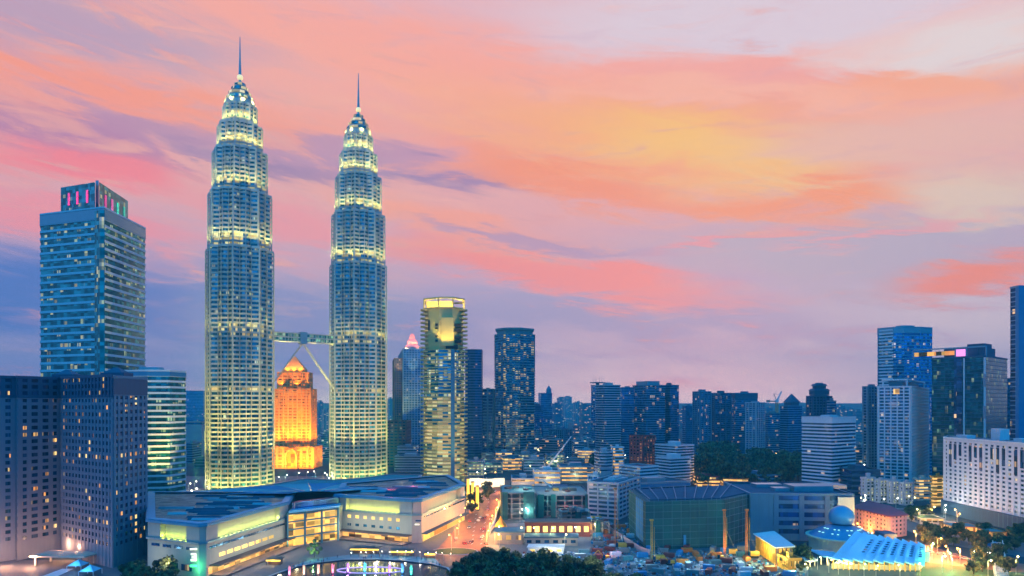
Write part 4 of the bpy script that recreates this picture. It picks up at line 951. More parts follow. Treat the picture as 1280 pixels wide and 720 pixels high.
# ================================================================ SHOPPING MALL
ZR = 26.2
mall = thing('shopping_mall', 'stone shopping mall with yellow lit upper recesses and curved roofs below the twin skyscrapers', 'shopping mall', (-120, 440, 0))
A0 = (gx(184.5, 346), 346.); A1 = (gx(183, 345), 345.); A2 = (gx(249, 331), 331.); A3 = (gx(258, 333), 333.); A4 = (gx(360, 406), 406.); A5 = (gx(368, 452), 452.); A6 = (gx(186, 452), 452.)
LW = ccw([A0, A2, A3, A4, A5, A6])
B0 = (gx(418, 438), 438.); B1 = (gx(515, 415), 415.); B2 = (gx(527, 417), 417.); B3 = (gx(581, 497), 497.); B4 = (gx(560, 560), 560.); B5 = (gx(428, 500), 500.)
RW = ccw([B0, B1, B2, B3, B4, B5])
def wing(poly, name):
    inn = offset(poly, -3.2); w = MB()
    w.prism(poly, 0, 17, cap=True); w.prism(inn, 17.01, 25.05)
    n = len(poly)
    w.build('wall', 'offwhite' if False else 'mallstone', mall)
    c_ = MB(); c_.ring(offset(poly, -3.6), offset(poly, .9), 25.1, 26.1); c_.ring(offset(poly, -3.6), offset(poly, .4), 26.15, 26.9); c_.build('cornice', 'corn', mall)
    c_ = MB(); c_.ring(offset(poly, -.4), offset(poly, .8), 16.6, 17.6); c_.build('ledge', 'bsteel', mall)
    r = MB(); r.prism(offset(poly, -3.7), 24.7, 25.9); r.build('roof', 'mallroof', mall)
    # end piers of the recess
    for i in range(n):
        a, b = poly[i], poly[(i+1) % n]; L_ = math.hypot(b[0]-a[0], b[1]-a[1]); dx, dy = (b[0]-a[0])/L_, (b[1]-a[1])/L_; nx, ny = dy, -dx
        for q_ in ((4.5, L_-4.5) if L_ > 20 else (L_/2,)):
            p_ = MB(); p_.box(a[0]+dx*q_-nx*1.7, a[1]+dy*q_-ny*1.7, 17.02, min(9, L_*.8), 3.2, 8.0, atan2(dy, dx)); p_.build('recess_pier', 'mallstone', mall)
M['corn'] = plain('cornice_blue', (.08, .34, .52), .45, .1)
M['mallstone'] = plain('mall_stone', (.42, .42, .40), .7, streak=True, var=.12)
m, g = new_mat('mall_roof'); ge, p = pos(g)
rn = g.noise(g.comb(g.m('MULTIPLY', p[0], .05), g.m('MULTIPLY', p[1], .35), 0), 1.6, 5, .7)
rc = g.mix(g.sstep(rn, .47, .56), (.05, .05, .06), (.38, .35, .34))
M['mallroof'] = finish(m, g, Base_Color=rc, Roughness=g.m('SUBTRACT', .62, g.m('MULTIPLY', rn, .3)))
wing(LW, 'l'); wing(RW, 'r')
YGR = (.80, .95, .08); YW = (1., .86, .25)
def strip(a, b, n_, power, col, inset=1.2, z=17.9, tilt=.35):
    L_ = math.hypot(b[0]-a[0], b[1]-a[1]); dx, dy = (b[0]-a[0])/L_, (b[1]-a[1])/L_; nx, ny = dy, -dx
    for k in range(n_):
        q_ = (k+.5)/n_; x, y = a[0]+(b[0]-a[0])*q_-nx*inset, a[1]+(b[1]-a[1])*q_-ny*inset
        l = bpy.data.lights.new('cove', 'AREA'); l.shape = 'RECTANGLE'; l.size = L_/n_*.9; l.size_y = .5; l.energy = power; l.color = col
        o = bpy.data.objects.new('cove_light', l); COL.objects.link(o); o.location = (x, y, z)
        from mathutils import Vector
        o.rotation_euler = Vector((-nx*tilt, -ny*tilt, 1)).to_track_quat('-Z', 'Y').to_euler()
        o.rotation_euler.rotate_axis('Z', 0)
def sub2(a, b, u, v): return (a[0]+(b[0]-a[0])*u, a[1]+(b[1]-a[1])*u), (a[0]+(b[0]-a[0])*v, a[1]+(b[1]-a[1])*v)
# use rows of point lamps in the coves (round pools of light between them as in the place)
def cove(a, b, n_, power, col, u=.1, v=.9):
    a, b = sub2(a, b, u, v); L_ = math.hypot(b[0]-a[0], b[1]-a[1]); dx, dy = (b[0]-a[0])/L_, (b[1]-a[1])/L_; nx, ny = dy, -dx
    for k in range(n_):
        q_ = (k+.5)/n_; point((a[0]+(b[0]-a[0])*q_-nx*1.3, a[1]+(b[1]-a[1])*q_-ny*1.3, 18.6), power, col, .5)
        f_ = MB(); f_.box(a[0]+(b[0]-a[0])*q_-nx*.5, a[1]+(b[1]-a[1])*q_-ny*.5, 17.65, 1.6, .5, .35, atan2(dy, dx)); f_.build('cove_lamp', 'bsteel', mall)
cove(A0, A2, 6, 420, YGR, .2, .88)
cove(A3, A4, 17, 330, (.90, .95, .18), .06, .9)
cove(B0, B1, 15, 360, (.92, .95, .12), .10, .92)
cove(B2, B3, 11, 300, (1., .80, .25), .08, .95)
# openings
def row(a, b, n_, u, v, z, w_, h_, mat, name='window', out=.12):
    a, b = sub2(a, b, u, v); rz = atan2(b[1]-a[1], b[0]-a[0]); nx, ny = sin(rz), -cos(rz)
    for k in range(n_):
        q_ = (k+.5)/n_; x, y = a[0]+(b[0]-a[0])*q_+nx*out, a[1]+(b[1]-a[1])*q_+ny*out
        m_ = MB(); m_.box(x, y, z, w_, .3, h_, rz); m_.build(name, mat, mall)
M['lit_win'] = glass('mall_lit_window', (.4, .25, .06), .95, 30, 30, (1., .62, .12), (1., .75, .25), 1.5, .4, 0)
row(A0, A2, 4, .05, .95, 13.4, 5.6, 1.3, 'g_navy')
row(A3, A4, 12, .02, .95, 13.6, 5.2, 1.2, 'g_navy')
row(A3, A4, 8, .12, .80, 8.2, 4.6, 1.7, 'lit_win')
row(B0, B1, 7, .15, .88, 12.6, 2.4, 1.9, 'lit_win')
row(B0, B1, 7, .15, .88, 7.6, 2.6, 1.6, 'g_blue')
row(B2, B3, 14, .04, .98, 14.6, 4.6, .9, 'g_navy')
row(A0, A2, 3, .1, .9, 3.0, 7., 3., 'g_dark')
row(A3, A4, 13, .02, .98, 1.2, 5.6, 3.2, 'shopy', 'shopfront')
row(B0, B1, 11, .04, .96, .6, 4.6, 3.6, 'shopy', 'shopfront')
row(B2, B3, 16, .03, .98, .6, 5.2, 4.2, 'lit_win', 'shopfront')
# terraces with awnings
def awning(a, b, u, v, z, d, mat, th=.5):
    a, b = sub2(a, b, u, v); rz = atan2(b[1]-a[1], b[0]-a[0]); nx, ny = sin(rz), -cos(rz)
    m_ = MB(); m_.prism(ccw([a, b, (b[0]+nx*d, b[1]+ny*d), (a[0]+nx*d, a[1]+ny*d)]), z, z+th, bot=True); m_.build('terrace_slab', mat, mall)
awning(A3, A4, .03, .99, 5.2, 5.5, 'brown'); awning(A3, A4, .03, .99, .3, 9, 'paving')
awning(B0, B1, .0, 1., 4.8, 6.0, 'brown'); awning(B0, B1, .0, 1., .3, 10, 'paving')
awning(B2, B3, .0, 1., 5.2, 3.5, 'darkstone')
for a, b, col, n_ in ((A3, A4, (1., .45, .15), 7), (B0, B1, (1., .45, .15), 6), (B2, B3, (1., .55, .12), 7)):
    rz = atan2(b[1]-a[1], b[0]-a[0]); nx, ny = sin(rz), -cos(rz)
    for k in range(n_):
        q_ = (k+.5)/n_; point((a[0]+(b[0]-a[0])*q_+nx*3, a[1]+(b[1]-a[1])*q_+ny*3, 4.2), 1500, col, .4)
for a, b, n_, pw in ((A0, A2, 2, 2600), (A3, A4, 4, 2600), (B0, B1, 5, 2400), (B2, B3, 3, 1500)):   # added fill points that brighten the walls, no fixtures
    rz = atan2(b[1]-a[1], b[0]-a[0]); nx, ny = sin(rz), -cos(rz)
    for k in range(n_):
        q_ = (k+.5)/n_; point((a[0]+(b[0]-a[0])*q_+nx*11, a[1]+(b[1]-a[1])*q_+ny*11, 9), pw, (1., .88, .50), 1.)
# corner sign : three barred mark above a green glow
rz = atan2(A2[1]-A1[1], A2[0]-A1[0]); sgn = MB()
M['signw'] = glow('sign_white', (.95, 1., .75), 1.1); M['signg'] = glow('sign_green', (.10, 1., .35), 1.6)
nx, ny = sin(rz), -cos(rz)
def onwall(a, b, s, out=.5):
    L_ = math.hypot(b[0]-a[0], b[1]-a[1]); return (a[0]+(b[0]-a[0])*s/L_+nx*out, a[1]+(b[1]-a[1])*s/L_+ny*out)
LS = math.hypot(A2[0]-A1[0], A2[1]-A1[1])
def bar(s0, s1, z0, z1, mat='signw', th=.9):
    a, b = onwall(A1, A2, s0), onwall(A1, A2, s1); sgn.beam((*a, z0), (*b, z1), .5, th)
bar(LS-5.4, LS-1.0, 14.0, 14.4); bar(LS-4.8, LS-1.6, 11.6, 11.8); bar(LS-1.7, LS-1.5, 11.9, 8.9, th=.5); bar(LS-4.2, LS-1.6, 10.2, 10.4); bar(LS-4.9, LS-1.5, 8.7, 9.0, th=1.1)
sgn.build('sign', 'signw', mall)
sgn = MB(); bar(LS-5.4, LS-1.0, 5.8, 6.3, th=1.1); sgn.build('sign_bar', 'signg', mall)
point((onwall(A1, A2, LS+1, 3)[0], onwall(A1, A2, LS+1, 3)[1], 5.5), 2600, (.1, 1., .3), .6)
# small corner logo of the right wing
lg = MB(); lg.box(gx(521, 413.5), 414.6, 11.2, 2.8, .3, .7); lg.build('corner_logo', 'b_lamp' if False else 'signw', mall)
lg = MB(); lg.box(gx(522.5, 413.5), 414.6, 13.4, 3.4, .3, .8); lg.build('corner_logo', 'g_navy', mall)
# atrium between the wings
C0, C1 = (gx(361, 408), 409.), (gx(421, 432), 436.)
C0, C1 = (gx(359, 402), 402.), (gx(422, 424), 424.)
at = MB(); at.prism(ccw([C0, C1, (C1[0]+2, C1[1]+60), (C0[0]-4, C0[1]+60)]), 0, 20.5); at.build('atrium_wall', 'mallstone', mall)
rz = atan2(C1[1]-C0[1], C1[0]-C0[0]); nx, ny = sin(rz), -cos(rz); LC = math.hypot(C1[0]-C0[0], C1[1]-C0[1])
M['atr'] = glass('atrium_glazing', (.3, .16, .04), .80, 5, 2.4, (1., .42, .05), (1., .72, .16), 1.25, .3, .1)
for z_, h_ in ((.8, 4.6), (6.4, 3.6), (11.0, 3.6), (15.6, 3.6)):
    for k in range(3):
        q_ = LC*(k+.5)/3; x, y = C0[0]+cos(rz)*q_+nx*.15, C0[1]+sin(rz)*q_+ny*.15
        m_ = MB(); m_.box(x, y, z_, LC/3-1.4, .4, h_, rz); m_.build('glazing', 'atr', mall)
ms = MB()
for k in range(4): x, y = C0[0]+cos(rz)*LC*k/3+nx*.6, C0[1]+sin(rz)*LC*k/3+ny*.6; ms.box(x, y, 0, .9, .9, 20.4, rz)
for z_ in (5.6, 10.2, 14.8, 19.4): x, y = (C0[0]+C1[0])/2+nx*.5, (C0[1]+C1[1])/2+ny*.5; ms.box(x, y, z_, LC, .7, .6, rz)
ms.build('mullions', 'blueconc', mall)
cn = MB(); cn.prism(ccw([(C0[0]+nx*2, C0[1]+ny*2), (C1[0]+nx*2, C1[1]+ny*2), (C1[0], C1[1]+8), (C0[0], C0[1]+8)]), 20.6, 22, bot=True); cn.build('cornice', 'skyroof', mall)
cn = MB(); cn.prism(ccw([(C0[0]+1, C0[1]+6), (C1[0]-1, C1[1]+6), (C1[0]-2, C1[1]+14), (C0[0]+2, C0[1]+14)]), 22.05, 25.8); cn.build('dark_clerestory', 'g_navy', mall)
# podium : low cone-shaped fan roof, its rim an arc in front of the skyscrapers
rim = [(150, 640, 0), (185, 632, 0), (232, 619, 0), (262, 613.5, 0), (300, 611.5, 0), (345, 604.5, 0), (380, 598.5, 0), (415, 600, 0), (450, 598, 0), (490, 593, 0), (527, 594, 0)]
ZP = 19.
back = [gp(a, b, ZP) for a, b, _ in rim]
frontp = [(gx(527, 470), 470.), (gx(150, 440), 440.)]
PO = ccw(back+[(gx(500, 450), 455.), (gx(200, 430), 432.)])
pd = MB(); pd.prism(PO, 0, ZP-.6); pd.build('podium', 'mallstone', mall)
pd = MB(); pd.ring(offset(PO, -2), offset(PO, .6), ZP-.5, ZP+.5); pd.build('podium_rim', 'bsteel', mall)
pd = MB(); pd.prism(offset(PO, -2.1), ZP-.55, ZP); pd.build('podium_roof', 'podroof', mall) if 'podroof' in M else None
M['podroof'] = plain('podium_roof', (.10, .27, .32), .95, scale=.08, spec=.05); pd.build('podium_roof', 'podroof', mall)
# fan roof segments over the atrium
M['fandark'] = plain('fan_roof_dark', (.03, .22, .42), .9, var=.15, spec=.05)
fx, fy = gx(392, 428), 424.
for i in range(8):
    a0_, a1_ = pi*(.30+.075*i), pi*(.30+.075*(i+1)-.004)
    f_ = MB(); f_.lathe([(16, 28.5), (50, 27.0), (100, 23.8), (134, 20.4)], fx, fy, 8, a0_, a1_); f_.lathe([(134, 20.4), (134, 18.6)], fx, fy, 8, a0_, a1_); f_.build('fan_roof', 'fandark' if i % 2 else 'fanroof', mall) if 'fanroof' in M else None
    if 'fanroof' not in M:
        M['fanroof'] = plain('fan_roof', (.07, .34, .46), .9, var=.15, spec=.05); f_.build('fan_roof', 'fanroof', mall)
for i in range(1, 8):
    a_ = pi*(.30+.075*i-.002); r_ = MB(); r_.beam((fx+18*cos(a_), fy+18*sin(a_), 28.8), (fx+133*cos(a_), fy+133*sin(a_), 21.), .6); r_.build('fan_rib', 'bsteel', mall)
    for r__ in (34, 70, 105): point((fx+r__*cos(a_), fy+r__*sin(a_), 30.5), 260, (1., .8, .3), .3)
# wavy rooftop skylights on the wings
RS = random.Random(3)
def skyl(poly, n_, mat):
    cx_ = sum(a[0] for a in poly)/len(poly); cy_ = sum(a[1] for a in poly)/len(poly); k = 0
    while k < n_:
        i = RS.randrange(len(poly)); j = (i+1) % len(poly); u, v, w_ = RS.random(), RS.random(), RS.uniform(.05, .85)
        x = cx_+(poly[i][0]*(1-u)+poly[j][0]*u-cx_)*w_; y = cy_+(poly[i][1]*(1-u)+poly[j][1]*u-cy_)*w_
        m_ = MB(); L_ = RS.uniform(5, 13); m_.prism([(x-L_, y-.9), (x+L_, y-.9), (x+L_, y+.9), (x-L_, y+.9)], 25.95, 26.7+RS.random()*.5, top=[(x-L_+.5, y-.2), (x+L_-.5, y-.2), (x+L_-.5, y+.6), (x-L_+.5, y+.6)])
        m_.build('roof_ridge', mat, mall); k += 1
skyl(offset(LW, -5), 26, 'roof'); skyl(offset(RW, -5), 22, 'roof'); skyl(offset(LW, -5), 12, 'bsteel'); skyl(offset(RW, -5), 8, 'bsteel')
x, y = gx(488, 470), 470.; point((x, y, 30), 2600, (1., .12, .18), 1); point((x+14, y+8, 30), 1800, (1., .12, .18), 1)

# ================================================================ GROUND SURFACES
# plaza, promenade and lake
lake = [(gx(330, 333), 325.), gp(352, 716), gp(372, 709), gp(400, 704), gp(430, 700.5), gp(470, 700), gp(505, 702), gp(540, 706), gp(558, 711), gp(566, 722), (gx(566, 300), 270.), (gx(330, 300), 250.)]
mw, g = new_mat('lake_water'); bn = g.n('ShaderNodeBump'); bn.inputs['Strength'].default_value = .10; ge, p = pos(g)
g.nt.links.new(g.noise(ge.outputs['Position'], .9, 3), bn.inputs['Height'])
finish(mw, g, Base_Color=(.012, .03, .06), Roughness=.10, Normal=bn.outputs[0], Specular_IOR_Level=.7)
sheet('plaza', [(gx(180, 330), 300.), (gx(620, 300), 300.), gp(612, 690), gp(600, 650), (gx(590, 800), 800.), (gx(200, 800), 800.), (gx(180, 420), 420.)], .008, 'paving', th=.006)
sheet('lake', lake, .02, mw, th=.008)
edge = MB(); lk = ccw(lake); edge.ring(lk, offset(lk, 1.2), .0, .55); struct(edge, 'lake_kerb', 'offwhite')
# promenade walk
pr_o = [gp(a, b+1.) for a, b in ((352, 716), (372, 709), (400, 704), (430, 700.5), (470, 700), (505, 702), (540, 706), (558, 711))]
walk = MB()
for i in range(len(pr_o)-1):
    a, b = pr_o[i], pr_o[i+1]; walk.quad((a[0], a[1]+3, .014), (b[0], b[1]+3, .014), (b[0], b[1]+16, .014), (a[0], a[1]+16, .014))
struct(walk, 'path', 'blueconc')
# boulevard beside the mall
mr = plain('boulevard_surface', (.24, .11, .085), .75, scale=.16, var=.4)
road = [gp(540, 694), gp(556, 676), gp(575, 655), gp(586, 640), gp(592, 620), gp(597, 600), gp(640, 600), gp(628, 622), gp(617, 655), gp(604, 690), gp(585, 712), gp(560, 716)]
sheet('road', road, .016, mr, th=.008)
for k in range(5):
    q_ = k/4; m_ = MB()
lm = MB()
for k in range(14):
    a = gp(592-k*1.1, 612+k*5.2); lm.box(a[0]+6, a[1], .018, .5, 4, .004, -.25)
    a = gp(606-k*1.3, 612+k*5.2); lm.box(a[0]+6, a[1], .018, .5, 4, .004, -.25)
struct(lm, 'road_markings', 'white')
gr = [(gx(568, 392)+13*cos(2*pi*k/20), 392+9*sin(2*pi*k/20)) for k in range(20)]
sheet('lawn', gr, .03, 'lawn', th=.006)
kb = MB(); kb.ring(gr, offset(gr, .6), 0, .15); struct(kb, 'kerb', 'offwhite')
# construction yard ground
my = plain('yard_ground', (.11, .14, .18), .9, scale=.12, bump=.4)
sheet('construction_yard', [gp(600, 700), gp(618, 655), gp(760, 650), gp(790, 668), gp(945, 672), gp(1010, 690), gp(1010, 730), gp(600, 740)], .012, my, th=.006)
# right foreground road, field
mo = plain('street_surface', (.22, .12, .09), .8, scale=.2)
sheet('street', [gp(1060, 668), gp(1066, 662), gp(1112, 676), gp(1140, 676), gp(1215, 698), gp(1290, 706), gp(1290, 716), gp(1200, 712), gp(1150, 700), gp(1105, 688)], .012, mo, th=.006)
sheet('park', [gp(1150, 702), gp(1285, 718), gp(1285, 740), gp(1140, 740)], .016, 'lawn', th=.006)
sheet('terrace', [gp(1125, 640), gp(1180, 650), gp(1290, 672), gp(1290, 698), gp(1180, 680), gp(1125, 660)], .01, 'paving', th=.006)
sheet('far_street', [gp(985, 590), gp(1002, 590), gp(985, 566), gp(976, 566)], .012, mo, th=.006)
# ================================================================ TREES
ml, g = new_mat('leaves'); ge, p = pos(g); oi = g.n('ShaderNodeObjectInfo')
n1_ = g.sstep(g.noise(ge.outputs['Position'], .3, 4), .35, .65)
lv = g.mix(n1_, (.008, .03, .025), (.13, .19, .07))
finish(ml, g, Base_Color=g.mix(g.m('MULTIPLY', oi.outputs['Random'], .75), lv, g.mix(n1_, (.02, .03, .02), (.14, .11, .04))), Roughness=.8); M['leaves'] = ml
def crown_mesh(seed, r, h, n_=1500, leaf=.6):
    rd = random.Random(seed); m_ = MB(); cl = []
    for k in range(20):
        a, q = rd.uniform(0, 2*pi), rd.uniform(0, .85)*r; cl.append((q*cos(a), q*sin(a), h*.45+rd.uniform(-.15, .42)*h, rd.uniform(.20, .36)*r))
    for k in range(n_):
        c_ = rd.choice(cl); a, b = rd.uniform(0, 2*pi), math.acos(rd.uniform(-1, 1)); q = c_[3]*rd.uniform(.7, 1.2)
        x, y, z = c_[0]+q*sin(b)*cos(a), c_[1]+q*sin(b)*sin(a), c_[2]+q*cos(b)*.8
        s_ = leaf*rd.uniform(.6, 1.5); u = [rd.gauss(0, 1) for _ in range(3)]; l = sqrt(sum(t*t for t in u)); u = [t/l*s_ for t in u]
        v = [rd.gauss(0, 1) for _ in range(3)]; l = sqrt(sum(t*t for t in v)); v = [t/l*s_ for t in v]
        m_.quad((x-u[0], y-u[1], z-u[2]), (x+v[0], y+v[1], z+v[2]), (x+u[0], y+u[1], z+u[2]), (x-v[0]*.8, y-v[1]*.8, z-v[2]*.8))
    return m_.mesh('crown', 'leaves')
crowns = [crown_mesh(k, 6.0, 11) for k in range(5)]
tm = MB(); tm.beam((0, 0, 0), (.2, .1, 5), .8, n=7, w2=.5)
for k in range(5): a = k*1.3; tm.beam((.2, .1, 3.6+k*.4), (2.6*cos(a), 2.6*sin(a), 7.5+k*.3), .35, n=5, w2=.12)
trunk = tm.mesh('trunk', 'bark')
RT = random.Random(21)
def tree(x, y, s_, label, group, name='tree', z=0.):
    t = thing(name, label, 'tree', (x, y, z), group, RT.uniform(0, 6)); t.scale = (s_, s_, s_*RT.uniform(.9, 1.12))
    link('trunk', trunk, t); link('crown', RT.choice(crowns), t)
def scatter(n_, fn, s0, s1, label, group, mind=6.):
    pl = []; tries = 0
    while len(pl) < n_ and tries < 4000:
        tries += 1; px, py = fn()
        x, y = gp(px, py)
        if any(math.hypot(x-a, y-b) < mind for a, b in pl): continue
        pl.append((x, y)); tree(x, y, RT.uniform(s0*.8, s1*1.15), label, group)
# park trees in the foreground : ground points sit below the visible crowns
def fg():
    while True:
        px = RT.uniform(572, 800); py = RT.uniform(712, 775)
        lim = 722 if px < 600 else (706 if px < 690 else 706+(px-690)*.36)
        if py > lim: return px, py
scatter(46, fg, .75, 1.15, 'dark leafy park tree in the foreground clump beside the construction yard', 'park trees in the foreground', 7)
scatter(44, lambda: (RT.uniform(866, 1004), RT.uniform(585, 612)), 1.5, 2.3, 'dark tree of the wooded park below the double apartment slabs', 'trees of the wooded park', 13)
scatter(10, lambda: (RT.uniform(885, 925), RT.uniform(575, 585)), 2.1, 2.8, 'tall dark tree at the back of the wooded park', 'tall trees of the wooded park', 14)
scatter(12, lambda: (RT.uniform(164, 218), RT.uniform(722, 745)), .6, .85, 'dark tree at the hotel corner beside the mall', 'trees at the hotel corner', 5)
scatter(8, lambda: (RT.uniform(583, 612), RT.uniform(614, 655)), .75, 1.0, 'small street tree on the orange lit boulevard', 'boulevard trees', 9)
scatter(26, lambda: (RT.uniform(1150, 1285), RT.uniform(670, 690)), .55, .8, 'dark tree in the gardens below the white hotel', 'garden trees below the hotel', 7)
scatter(10, lambda: (RT.uniform(1215, 1285), RT.uniform(698, 722)), .6, .9, 'rust lit tree beside the stairway in the corner', 'trees by the stairway', 6)
scatter(8, lambda: (RT.uniform(985, 1015), RT.uniform(700, 716)), .5, .8, 'low tree between the striped shed and the domed hall', 'trees before the domed hall', 4)
scatter(9, lambda: (RT.uniform(1135, 1160), RT.uniform(640, 652)), .6, .8, 'small tree behind the pink plastered block', 'trees behind the pink block', 6)
scatter(8, lambda: (RT.uniform(720, 745), RT.uniform(578, 600)), .9, 1.2, 'tree among the low roofs behind the construction site', 'trees behind the construction site', 10)
scatter(6, lambda: (RT.uniform(595, 612), RT.uniform(700, 716)), .5, .7, 'small tree on the verge between boulevard and park', 'verge trees', 5)

for px, py in ((618, 712), (640, 716), (668, 716), (700, 722), (735, 728), (765, 735)):
    x, y = gp(px, py); point((x, y-6, 15), 2600, (1., .8, .45), .5)  # added points that brighten the park tree crowns, no lamp posts
# lit ornament tree in front of the atrium
x, y = gp(393, 697); t = thing('ornament_tree', 'diamond shaped green lit ornament tree in front of the atrium', 'ornament', (x, y, 0))
m_ = MB(); m_.beam((x, y, 0), (x, y, 9), .4, n=6); m_.build('pole', 'bark', t)
for i, (dx, z_, r_) in enumerate(((0, 9.2, 1.2), (-1.8, 7.2, 1.2), (1.8, 7.2, 1.2), (0, 6.6, 1.3), (-3.4, 5., 1.2), (3.4, 5., 1.2), (0, 4.3, 1.2), (-1.7, 2.9, 1.2), (1.7, 2.9, 1.2))):
    m_ = MB(); m_.ball(x+dx, y, z_, r_, 8); m_.build('leaf_ball', 'leaves', t)
point((x, y-3, 3), 900, (.4, 1., .4), .3); point((x, y-2.5, 7), 500, (.5, 1., .4), .3)

# ================================================================ FOUNTAINS AND LAKESIDE
jets = [(362, 718, (1, .25, .4), 'pink fountain jet, leftmost in the lake'), (380, 717, (1, .6, .35), 'pale orange fountain jet between the pink and salmon ones'), (398, 716, (1, .5, .35), 'salmon fountain jet beside the rose red one'), (416, 715, (1, .2, .35), 'rose red fountain jet beside the white ring'),
        (435, 714, (.75, .25, 1), 'purple fountain jet inside the white ring'), (456, 713, (.1, .8, 1), 'cyan fountain jet, tallest of the row'), (470, 714, (.8, .7, 1), 'white lilac fountain jet'), (487, 715, (.65, .25, 1), 'violet fountain jet right of the white lilac one'),
        (503, 715, (.1, .4, 1), 'deep blue fountain jet beside the teal one'), (514, 717, (.1, 1, .7), 'teal fountain jet, rightmost in the lake')]
for px, py, c3, lab in jets:
    x, y = gp(px, py+2); m, g = new_mat('lit_spray')
    finish(m, g, Base_Color=tuple(.2+.3*q for q in c3), Roughness=.6, Emission_Color=c3, Emission_Strength=1.1)
    j = thing('fountain_jet', lab, 'fountain', (x, y, 0), 'coloured fountain jets')
    s_ = MB(); rd = random.Random(px)
    for k in range(9):
        a = k*2*pi/9+rd.random(); r_ = rd.uniform(.15, .9); hh = rd.uniform(3.2, 5.4)
        s_.beam((x, y, .1), (x+r_*cos(a)*.4, y+r_*sin(a)*.4, hh*.7), .9, n=5, w2=.6); s_.beam((x+r_*cos(a)*.4, y+r_*sin(a)*.4, hh*.7), (x+r_*cos(a), y+r_*sin(a), hh), .8, n=5, w2=.15)
    s_.build('spray', m, j)
    b_ = MB(); b_.lathe([(.01, .5), (.9, .45), (1., .05)], x, y, 10); b_.build('nozzle', 'dgrey', j)
    point((x, y-.9, 1.6), 600, c3, .3)
rg = MB(); cx_, cy_ = gp(463, 713)
a_ = [(cx_+17*cos(2*pi*k/40), cy_+6.5*sin(2*pi*k/40)) for k in range(40)]; rg.ring(offset(a_, -.25), offset(a_, .25), .05, .4)
tag(rg.build('ring_light', glow('ring_glow', (.75, .6, 1.), .4), None), 'thin glowing white oval ring floating around the purple and violet jets', 'fountain ring')
def kiosk(px, py, w_, label, g_='lakeside kiosks'):
    x, y = gp(px, py); t = thing('kiosk', label, 'kiosk', (x, y, 0), g_)
    m_ = MB(); m_.box(x, y, 2.9, w_, 6, .5, -.05); m_.box(x, y, 3.42, w_*.7, 3.6, .4, -.05); m_.build('roof', 'dgrey', t)
    m_ = MB(); m_.box(x, y-3.1, 2.2, w_*.96, .25, .6, -.05); m_.build('light_strip', glow('kiosk_strip', (1., .62, .08), 2.6), t)
    m_ = MB(); m_.box(x, y+.4, 0, w_*.8, 3.5, 2.8, -.05); m_.build('counter', 'brown', t)
    for s_ in (-1, 1): m_ = MB(); m_.box(x+s_*w_*.46, y-2.6, 0, .35, .35, 2.9); m_.build('post', 'dgrey', t)
    point((x, y-4, 2), 500, (1., .6, .15), .3)
kiosk(457, 691, 17, 'long dark roofed kiosk with yellow light strip, centre of the lakeside'); kiosk(503, 694, 14, 'dark roofed kiosk with yellow light strip near the mall corner')
kiosk(538, 697, 6, 'small isolated kiosk with a yellow strip beside the lawn'); kiosk(344, 705, 8, 'dark roofed kiosk with yellow light strip near the lit ornament tree')
# people on the promenade : one skinned figure, copied
def person_mesh():
    me = bpy.data.meshes.new('figure'); V = [(0, 0, .95), (0, 0, 1.15), (0, 0, 1.38), (0, 0, 1.5), (0, .01, 1.62), (0, 0, 1.75), (.1, 0, .9), (.11, .03, .5), (.12, .0, .06), (.12, -.14, .03), (-.1, 0, .9), (-.11, -.06, .5), (-.12, .06, .06), (-.12, -.08, .03),
         (.2, 0, 1.38), (.25, .02, 1.12), (.24, -.1, .88), (-.2, 0, 1.38), (-.25, .02, 1.12), (-.24, -.06, .86)]
    E = [(0, 1), (1, 2), (2, 3), (3, 4), (4, 5), (0, 6), (6, 7), (7, 8), (8, 9), (0, 10), (10, 11), (11, 12), (12, 13), (2, 14), (14, 15), (15, 16), (2, 17), (17, 18), (18, 19)]
    r_ = [.15, .14, .16, .06, .1, .08, .1, .07, .05, .045, .1, .07, .05, .045, .07, .05, .035, .07, .05, .035]
    me.from_pydata(V, E, []); ob = bpy.data.objects.new('figure', me); COL.objects.link(ob)
    md = ob.modifiers.new('s', 'SKIN'); 
    for i, q in enumerate(r_): me.skin_vertices[0].data[i].radius = (q, q*.75)
    me.skin_vertices[0].data[0].use_root = True
    ob.modifiers.new('u', 'SUBSURF').levels = 1
    bpy.context.view_layer.update(); dg = bpy.context.evaluated_depsgraph_get(); m2 = bpy.data.meshes.new_from_object(ob.evaluated_get(dg)); bpy.data.objects.remove(ob)
    return m2
try:
    pm = person_mesh(); hm = MB(); hm.ball(0, .015, 1.68, .115, 8); hair = hm.mesh('hair', 'black')
    pms = []
    for c3 in ((.05, .07, .15), (.3, .08, .08), (.35, .33, .3), (.04, .2, .22)):
        q = pm.copy(); q.materials.clear(); q.materials.append(plain('clothing', c3, .8)); pms.append(q)
    RP = random.Random(9)
    for k in range(46):
        i = RP.randrange(len(pr_o)-1); u = RP.random(); a, b = pr_o[i], pr_o[i+1]; x = a[0]+(b[0]-a[0])*u; y = a[1]+(b[1]-a[1])*u+RP.uniform(1.5, 12)
        t = thing('person', 'tiny dark figure strolling on the lakeside promenade', 'person', (x, y, .02), 'people on the promenade', RP.uniform(0, 6))
        link('body', RP.choice(pms), t); link('hair', hair, t)
except Exception as e: print('PERSON', e)

